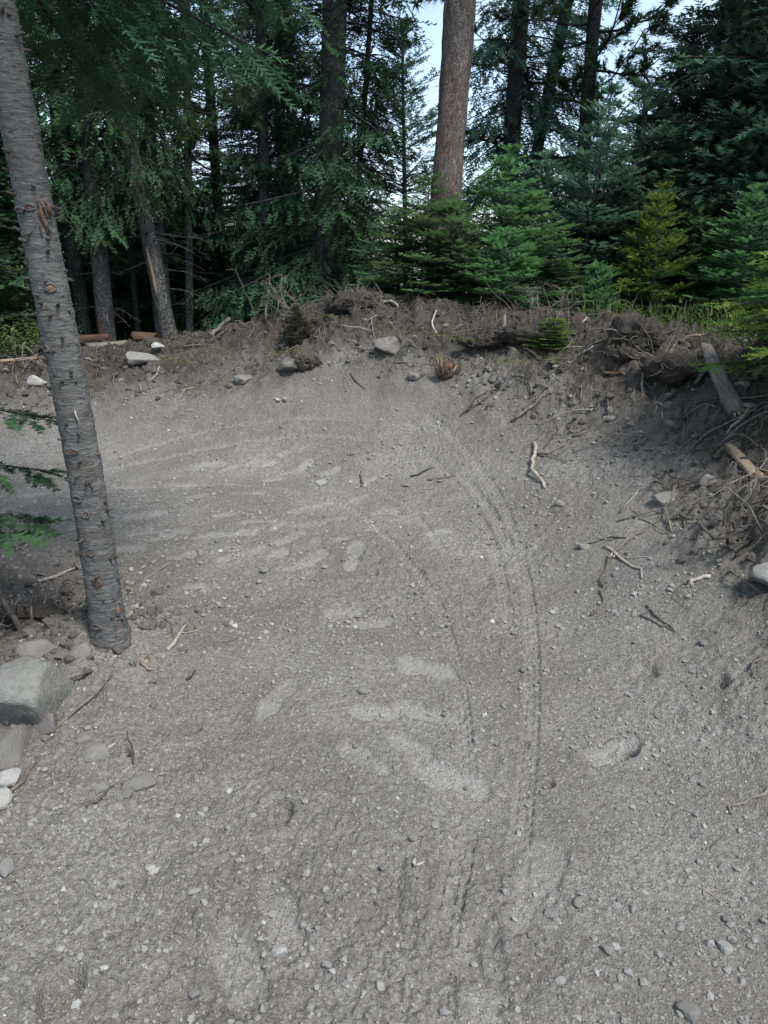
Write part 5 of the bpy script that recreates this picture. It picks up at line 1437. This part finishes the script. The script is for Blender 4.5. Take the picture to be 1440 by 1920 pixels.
# bare bent stem in the near left corner
p = (-1.505, 2.726); z = sheet_height(*p)
V, F = join([tube(wiggle((0, 0, -.03), (-.16, .10, .22), 9, .006, r_), np.linspace(.013, .009, 9), 7), tube(wiggle((-.16, .10, .22), (-.26, .2, .55), 9, .008, r_), np.linspace(.009, .006, 9), 6), tube(wiggle((-.02, .0, .01), (-.20, -.04, -.01), 6, .006, r_), np.linspace(.010, .006, 6), 6)])
tag(link('bent_stem', mesh_np('bent_stem', V, F), M_DARKWOOD, None, (p[0], p[1], z)), 'bent dark bare stem rising at the left edge beside the near tree', 'stem')
p = (-1.512, 2.814); z = sheet_height(*p)
V, F = tube([(0, 0, -.02), (0, 0, .05), (.006, 0, .09)], [.008, .007, .003], 6)
tag(link('stub', mesh_np('peg', V, F), M_TAN, None, (p[0], p[1], z)), 'small broken tan stub beside the bent stem', 'stub')

# wilted boughs buried in the berm
def fallen_bough(p, az, L, label, seed, mat=M_DULL, tilt=.15):
    r = np.random.default_rng(seed); t = thing('fallen_bough', label, 'bough', (p[0], p[1], sheet_height(*p)+.03))
    tm = [shoot_template(r, 10, .26, .18, .06) for _ in range(4)]
    s, w = bough(r, np.zeros(3), az, L, tilt, .25, .07, .24, .055, .085, t0=.1, hang=.25)
    V, F, T = place(tm, s, r); link('needles', foliage_mesh('bough_needles', V, F, T), mat, t)
    V, F = join([tube(a, b, 4, False) for a, b in w]); link('stem', mesh_np('bough_stem', V, F), M_TWIG, t)
GF = 'wilted boughs buried in the berm'
for q, az, L, lab in (((-4.346, 12.646), .6, .5, 'wilted bough lying on the left crest near the mossy log'), ((-2.370, 7.407), 2.2, .45, 'brownish green bough below the mossy log'), ((-1.903, 7.108), 1.3, .6, 'olive bough lying along the left bank'),
                      ((-1.647, 6.878), 3.6, .45, 'ragged bough below the upright rock'), ((-0.952, 7.111), .8, .5, 'drooping bough under the arching root'), ((-0.744, 7.159), 2.6, .4, 'wilted spray on the mound right of the arching root'),
                      ((-0.755, 6.615), 3.3, .35, 'dull green bough hanging in the mound face'), ((1.107, 5.956), 3.0, .4, 'wilted bough at the lip left of the tiny sapling'), ((1.416, 5.745), 1.6, .35, 'low bough right of the tiny sapling'),
                      ((0.833, 6.354), 4.0, .4, 'small bough lying among twigs beside the white stub'), ((0.234, 6.622), 2.9, .4, 'green bough lying on the right shoulder of the mound')):
    fallen_bough(q, az, L, lab, int(L*1000+az*100))
fallen_bough((2.251, 5.553), 1.0, .4, 'green bough on the crest above the ball of roots', 71, M_FIR)
